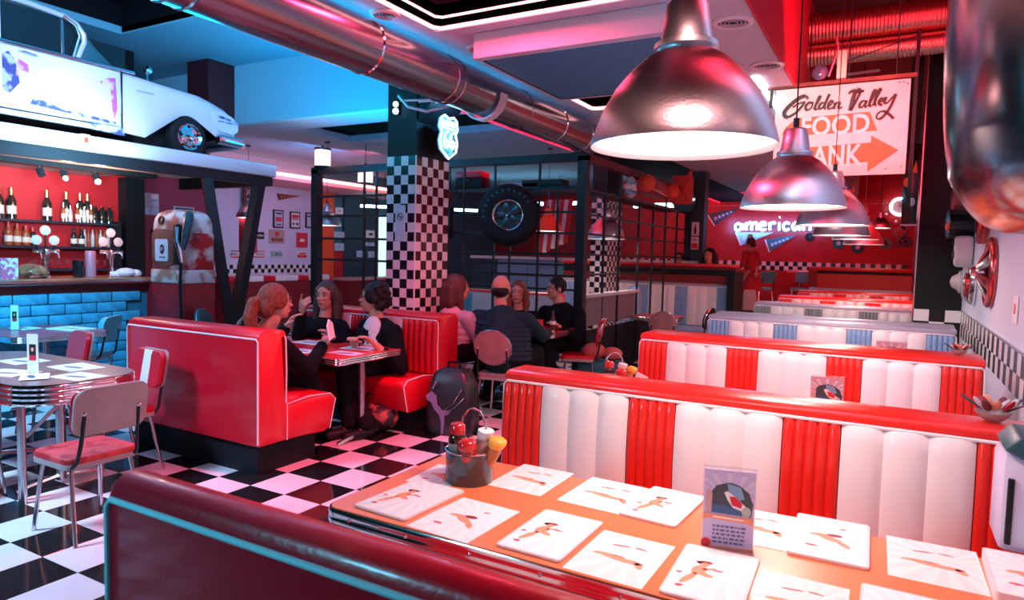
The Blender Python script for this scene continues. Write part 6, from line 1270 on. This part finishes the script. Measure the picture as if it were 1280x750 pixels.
def person(label, head, pelvis, face, look, hands, feet, top, trousers, hair, hairm, scale=1, seat=True, vox=.0085, top2=None, build=1.0, collar=None, palm=((0, 0, 1), (0, 0, 1)), curls=(.6, .6), pointing=None, sleeve=1.0, skirt=False, shoes=BLACK, pitch=0):
    H = Vector(head); P = Vector(pelvis); t = thing('person', label, 'person', (P.x, P.y, 0))
    O = Vector((P.x, P.y, 0)); loc = lambda v: Vector(v)-O
    fw = Vector((math.sin(face), math.cos(face), 0)).normalized() if False else Vector((-math.sin(face), math.cos(face), 0)); rt = Vector((fw.y, -fw.x, 0))
    lk = Vector((-math.sin(look)*math.cos(pitch), math.cos(look)*math.cos(pitch), math.sin(pitch))); lr = Vector((lk.y, -lk.x, 0)).normalized(); lu = lr.cross(lk)
    s = scale; NB = H-Vector((0, 0, .125*s))+(P-H)*.02-lk*.02*s      # neck top
    SC = P+(H-P)*(1-.27*s/ max((H-P).length, .1)); SC.z = H.z-.25*s            # shoulder centre
    SL, SR_ = SC-rt*.185*s*build, SC+rt*.185*s*build
    HL, HR_ = P-rt*.09*s, P+rt*.09*s
    W1, W2 = Vector(hands[0]), Vector(hands[1])
    EL, W1 = ik(SL, W1, .29*s, .26*s, (-rt*.5+Vector((0, 0, -1))-fw*.2)); ER, W2 = ik(SR_, W2, .29*s, .26*s, (rt*.5+Vector((0, 0, -1))-fw*.2))
    F1, F2 = Vector(feet[0]), Vector(feet[1]); up = Vector((0, 0, 1))
    KL, F1 = ik(HL, F1+up*.08*s, .43*s, .42*s, fw+up*.6); KR, F2 = ik(HR_, F2+up*.08*s, .43*s, .42*s, fw+up*.6)
    mid = (P+SC)*.5+(-fw*.01)
    # ---- continuous body
    g = MB()
    M = Matrix((tuple(lr)+(0,), tuple(lk)+(0,), tuple(lu)+(0,), (0, 0, 0, 1))).transposed(); M.translation = loc(H)
    g.ball((0, -.008*s, .022*s), .074*s, .092*s, .090*s, 20, 14, M); g.ball((0, .022*s, -.045*s), .056*s, .066*s, .066*s, 16, 12, M); g.ball((0, .058*s, -.088*s), .026*s, .024*s, .020*s, 10, 8, M)
    g.add([(0, .088*s, .02*s), (-.016*s, .080*s, -.030*s), (.016*s, .080*s, -.030*s), (0, .118*s, -.026*s), (0, .06*s, .02*s), (0, .06*s, -.035*s)], [(0, 1, 3), (0, 3, 2), (3, 1, 5), (3, 5, 2), (0, 4, 1), (0, 2, 4), (1, 4, 5), (2, 5, 4)], M)
    g.ball((0, .102*s, -.024*s), .013*s, .014*s, .011*s, 8, 6, M)
    for sx in (-1, 1):
        g.ball((sx*.076*s, -.008*s, -.006*s), .012*s, .020*s, .032*s, 8, 8, M); g.ball((sx*.030*s, .074*s, -.018*s), .020*s, .016*s, .016*s, 8, 6, M)
    g.ball((0, .086*s, -.058*s), .024*s, .012*s, .010*s, 8, 6, M)
    cap(g, loc(NB)+Vector((0, 0, .03)), loc(SC)+Vector((0, 0, .02)), .052*s, .062*s)
    chain(g, [loc(P), loc(mid), loc(SC)-Vector((0, 0, .06))], [.135*s, .125*s*build, .12*s*build])
    for a, e, w in ((SL, EL, W1), (SR_, ER, W2)): cap(g, loc(SC)-Vector((0, 0, .03)), loc(a), .07*s, .055*s); chain(g, [loc(a), loc(e), loc(w)], [.052*s, .040*s, .027*s])
    for h, k, f in ((HL, KL, F1), (HR_, KR, F2)):
        chain(g, [loc(h), loc(k), loc(f)], [.085*s, .058*s, .038*s]); cap(g, loc(f)-up*.03*s, loc(f)-up*.045*s+fw*.15*s, .038*s, .030*s)
    for i, (e, w) in enumerate(((EL, W1), (ER, W2))):
        d = (w-e).normalized(); hand(g, loc(w), d, palm[i], s, curls[i], point=(pointing == i), side=(1 if i == 0 else -1))
    body = remesh('body', g, vox, SKIN, t)
    # ---- clothing shells
    g = MB(); c = .016*s
    chain(g, [loc(P)-Vector((0, 0, .02)), loc(mid), loc(SC)-Vector((0, 0, .06))], [.15*s, .142*s*build, .137*s*build])
    for a, e, w in ((SL, EL, W1), (SR_, ER, W2)): cap(g, loc(SC)-Vector((0, 0, .02)), loc(a), .085*s, .070*s); q2 = e.lerp(w, .92*sleeve); chain(g, [loc(a), loc(e), loc(q2)], [.070*s, .056*s, .042*s])
    if top == CLOTHN:
        for k in range(8):
            cc = loc(P).lerp(loc(SC), .08+.115*k); Mx = Matrix.Translation(cc); g.ball((0, 0, 0), .205*s*build, .165*s, .040*s, 18, 8, Mx @ Matrix.Rotation(face, 4, 'Z'))
    else:
        for k in range(5):
            cc = loc(P).lerp(loc(SC), .2*k); g.ball((0, 0, 0), (.165+.022*k/4)*s*build, .135*s, .09*s, 16, 8, Matrix.Translation(cc) @ Matrix.Rotation(face, 4, 'Z'))
    cloth = remesh('jacket' if top in (CLOTHB, CLOTHN) else 'top', g, .0105, top, t)
    if top2:     # lighter shirt front
        g = MB(); cc = loc(SC).lerp(loc(P), .28)+fw*.075*s; g.ball((0, 0, 0), .125*s, .078*s, .18*s, 14, 10, Matrix.Translation(cc) @ Matrix.Rotation(face, 4, 'Z')); g.ball((0, 0, 0), .060*s, .05*s, .07*s, 12, 8, Matrix.Translation(loc(SC)+fw*.07*s-up*.03) @ Matrix.Rotation(face, 4, 'Z')); remesh('shirt_front', g, .01, top2, t)
    g = MB()
    if skirt:
        g.cyl(loc(P)+up*.06, loc(P)-up*.42*s, .15*s, .24*s, seg=18)
    else:
        for h, k, f in ((HL, KL, F1), (HR_, KR, F2)): cap(g, loc(P), loc(h), .15*s, .105*s); chain(g, [loc(h), loc(k), loc(f)+up*.03], [.105*s, .074*s, .058*s])
    remesh('skirt' if skirt else 'trousers', g, .012, trousers, t)
    for f in (F1, F2):
        g = MB(); cap(g, loc(f)-up*.035*s-fw*.03*s, loc(f)-up*.045*s+fw*.155*s, .043*s, .036*s); remesh('shoe', g, .012, shoes, t)
    if collar:
        g = MB(); g.ball((0, -.05*s, -.01), .11*s, .09*s, .07*s, 14, 8, Matrix.Translation(loc(SC)+up*.05*s) @ Matrix.Rotation(face, 4, 'Z')); g.ball((0, -.09*s, -.06), .10*s, .06*s, .10*s, 14, 8, Matrix.Translation(loc(SC)+up*.05*s) @ Matrix.Rotation(face, 4, 'Z')); remesh('hood', g, .011, collar, t)
    # ---- face details
    for sx in (-1, 1):
        e = MB().ball((sx*.030*s, .083*s, .008*s), .0125*s, .008*s, .0085*s, 10, 8, M).build('eye', EYEW, t); MB().ball((sx*.030*s, .0895*s, .008*s), .006*s, .004*s, .006*s, 8, 6, M).build('iris', BLACKP, e)
        MB().tube([M @ Vector((sx*.014*s, .091*s, .026*s)), M @ Vector((sx*.032*s, .088*s, .032*s)), M @ Vector((sx*.048*s, .074*s, .026*s))], .0035*s, 6).build('eyebrow', hairm, t)
    MB().tube([M @ Vector((-.024*s, .088*s, -.056*s)), M @ Vector((0, .098*s, -.054*s)), M @ Vector((.024*s, .088*s, -.056*s))], .0055*s, 6).build('mouth', LIP, t)
    # ---- hair
    g = MB()
    if hair != 'bald':
        g.ball((0, -.022*s, .034*s), .086*s, .098*s, .094*s, 20, 14, M)
        if hair in ('long', 'longback', 'ponytail', 'bun', 'bob'):
            for sx in (-1, 1): g.ball((sx*.066*s, -.01*s, .02*s), .028*s, .062*s, .068*s, 12, 8, M)
            g.ball((0, -.065*s, -.02*s), .078*s, .055*s, .09*s, 14, 10, M)
        if hair in ('long', 'longback'):
            for sx in (-1, 1): chain(g, [M @ Vector((sx*.078*s, -.015*s, .01*s)), M @ Vector((sx*.088*s, -.015*s, -.10*s)), M @ Vector((sx*.095*s, .0, -.21*s))], [.030*s, .034*s, .022*s])
            chain(g, [M @ Vector((0, -.085*s, 0)), M @ Vector((0, -.10*s, -.12*s)), M @ Vector((0, -.095*s, -.24*s))], [.07*s, .07*s, .04*s])
            for sx in (-1, 1): chain(g, [M @ Vector((sx*.05*s, -.08*s, 0)), M @ Vector((sx*.06*s, -.09*s, -.12*s)), M @ Vector((sx*.06*s, -.085*s, -.22*s))], [.05*s, .05*s, .03*s])
        if hair == 'ponytail': chain(g, [M @ Vector((0, -.10*s, .03*s)), M @ Vector((0, -.15*s, .0)), M @ Vector((0, -.17*s, -.09*s)), M @ Vector((0, -.15*s, -.20*s)), M @ Vector((0, -.12*s, -.27*s))], [.022*s, .038*s, .045*s, .036*s, .012*s])
        if hair == 'bob':
            for k in range(26):
                a = k*2.399; zz = .11-.0072*k; rr = .088*math.sqrt(max(.05, 1-(zz/.15)**2)); g.ball((rr*math.cos(a)*s, (-.035+rr*abs(math.sin(a))*-1)*s, zz*s), .026*s, .026*s, .026*s, 8, 6, M)
        if hair == 'bun': g.ball((0, -.10*s, -.05*s), .06*s, .05*s, .06*s, 12, 8, M)
        hm = remesh('hair', g, .009, hairm, t)
        # keep the face free
        bm = bmesh.new(); bm.from_mesh(hm.data); Mi = M.inverted()
        kill = [v for v in bm.verts if (lambda q_: q_.y > .035*s and q_.z < .045*s and abs(q_.x) < .062*s)(Mi @ v.co)]
        bmesh.ops.delete(bm, geom=kill, context='VERTS'); bm.to_mesh(hm.data); bm.free()
        if hair == 'ponytail': MB().lathe([(.024*s, -.01), (.030*s, 0), (.024*s, .01)], 12, M @ Matrix.Translation((0, -.115*s, .025*s)) @ Matrix.Rotation(PI/2.6, 4, 'X')).build('hair_band', BLACK, t)
    else:
        g.ball((0, -.030*s, -.02*s), .081*s, .085*s, .055*s, 16, 10, M); hm = remesh('hair', g, .009, hairm, t)
        bm = bmesh.new(); bm.from_mesh(hm.data); Mi = M.inverted(); bmesh.ops.delete(bm, geom=[v for v in bm.verts if (Mi @ v.co).y > .02*s], context='VERTS'); bm.to_mesh(hm.data); bm.free()
    return t, M, body
# the three women at the red table
tA, MA, _ = person('woman with auburn ponytail seen from behind at the red booth, black top', (-4.28, 3.80, 1.215), (-4.45, 3.62, .60), math.radians(-8), math.radians(-20), [(-4.52, 4.12, .97), (-4.15, 4.18, .84)], [(-4.5, 4.15, 0), (-4.3, 4.2, 0)], CLOTHB, CLOTHG, 'ponytail', HAIRR, scale=1.22)
tag(MB().prism([(-.06, 0), (.05, .02), (.06, .13), (0, .17), (-.06, .12)], 0, .012, 'x').build('held_paper', PAPER, loc=(-4.02, 4.15, .90), rot=(0, -.2, .4)), 'small white paper held up by the ponytailed woman', 'paper')
tB, MBm, _ = person('woman with long dark hair facing us and pointing, dark cardigan', (-4.945, 5.02, 1.18), (-4.98, 5.02, .60), math.radians(178), math.radians(197), [(-4.60, 4.78, .80), (-4.86, 4.62, 1.05)], [(-5.0, 4.45, 0), (-4.8, 4.45, 0)], CLOTHB, CLOTHG, 'long', HAIRB, pointing=1, curls=(.6, 1.0), palm=((0, 0, 1), (.2, -.8, .4)), scale=1.22)
MB().tube([(x*.06, -.150-.02*(1-abs(x)), .42+.10*abs(x)**1.5) for x in [(-1+k*.2) for k in range(11)]], .006, 6).build('necklace', GOLD, tB)
tC, MC, _ = person('woman with dark curly hair and glasses, black jacket over white blouse', (-4.32, 5.00, 1.195), (-4.18, 5.04, .60), math.radians(160), math.radians(118), [(-3.98, 4.66, .80), (-4.24, 4.66, .80)], [(-4.1, 4.45, 0), (-3.95, 4.5, 0)], CLOTHB, CLOTHG, 'bob', HAIRD, top2=CLOTHW, build=1.12, sleeve=.75, scale=1.22)
gl_ = MB()
for sx in (-1, 1): gl_.tube([MC @ Vector((sx*.031+.021*math.cos(a), .100, .008+.017*math.sin(a))) for a in [2*PI*i/12 for i in range(12)]], .0028, 6, closed=True)
for sx in (-1, 1): gl_.tube([MC @ Vector((sx*.052, .098, .012)), MC @ Vector((sx*.078, .05, .014)), MC @ Vector((sx*.080, -.01, .010))], .0028, 6)
gl_.tube([MC @ Vector((-.010, .102, .010)), MC @ Vector((.010, .102, .010))], .0028, 6); gl_.build('glasses', BLACKP, tC)
# the party by the frame
person('person with dark bob hair and pale pink hooded jacket, seen from behind', (-4.00, 5.98, 1.27), (-3.98, 5.92, .62), math.radians(-25), math.radians(-35), [(-3.95, 6.32, .82), (-3.72, 6.25, .82)], [(-4.05, 6.4, 0), (-3.85, 6.4, 0)], CLOTHP, CLOTHG, 'long', HAIRB, collar=CLOTHP, scale=1.22)
person('balding man in dark teal quilted jacket seen from behind on a pink chair', (-3.53, 6.08, 1.285), (-3.36, 5.86, .58), math.radians(6), math.radians(10), [(-3.62, 6.55, .80), (-3.24, 6.62, .80)], [(-3.45, 6.3, 0), (-3.2, 6.35, 0)], CLOTHN, CLOTHG, 'bald', HAIRD, build=1.25, sleeve=1.0, scale=1.22)
person('smiling woman with long auburn hair facing us beside the quilted jacket', (-4.12, 7.52, 1.16), (-4.12, 7.62, .56), math.radians(182), math.radians(195), [(-4.15, 7.25, .79), (-3.95, 7.25, .79)], [(-4.2, 7.15, 0), (-4.0, 7.15, 0)], CLOTHB, CLOTHG, 'long', HAIRR, scale=1.22)
person('man with short dark hair in black jacket at the party table looking left', (-3.66, 7.66, 1.225), (-3.52, 7.74, .60), math.radians(165), math.radians(140), [(-3.40, 7.28, .79), (-3.70, 7.25, .80)], [(-3.6, 7.2, 0), (-3.4, 7.2, 0)], CLOTHB, CLOTHG, 'short', HAIRD, build=1.25, pitch=-.1, scale=1.22)
# waitress figure at the far end, and two small figures
tW, MW, _ = person('waitress in red dress and white paper cap standing on the far platform', (-2.85, 16.0, 2.04), (-2.77, 16.05, 1.38), math.radians(60), math.radians(75), [(-3.07, 15.9, 1.42), (-2.65, 15.8, 1.35)], [(-2.95, 15.9, .52), (-2.60, 16.1, .52)], CLOTHR, CLOTHR, 'bun', HAIRB, seat=False, skirt=True, shoes=SALMON, vox=.011, sleeve=.3)
MB().prism([(-.07, 0), (.07, 0), (.0, .09)], -.05, .05, 'y', MW @ Matrix.Translation((0, 0, .10))).build('paper_cap', PAPER, tW)
MB().box(-.13, .13, -.30, -.16, .52, .98).build('apron', CLOTHW, tW, bevel=.03)
person('tiny dark haired figure sitting beyond the long red divider', (-2.98, 12.75, 1.70), (-2.98, 12.8, 1.12), math.radians(170), math.radians(170), [(-3.0, 12.6, 1.25), (-2.9, 12.6, 1.25)], [(-3.05, 12.6, .0), (-2.9, 12.6, .0)], CLOTHB, CLOTHG, 'long', HAIRD, vox=.014, scale=1.25)
person('tiny man with brown hair beyond the divider near the bottle poster', (-3.62, 13.0, 1.62), (-3.62, 13.1, 1.05), math.radians(190), math.radians(190), [(-3.7, 12.8, 1.2), (-3.5, 12.8, 1.2)], [(-3.7, 12.8, .0), (-3.55, 12.8, .0)], CLOTHB, CLOTHG, 'short', HAIRB, vox=.014, scale=1.2)
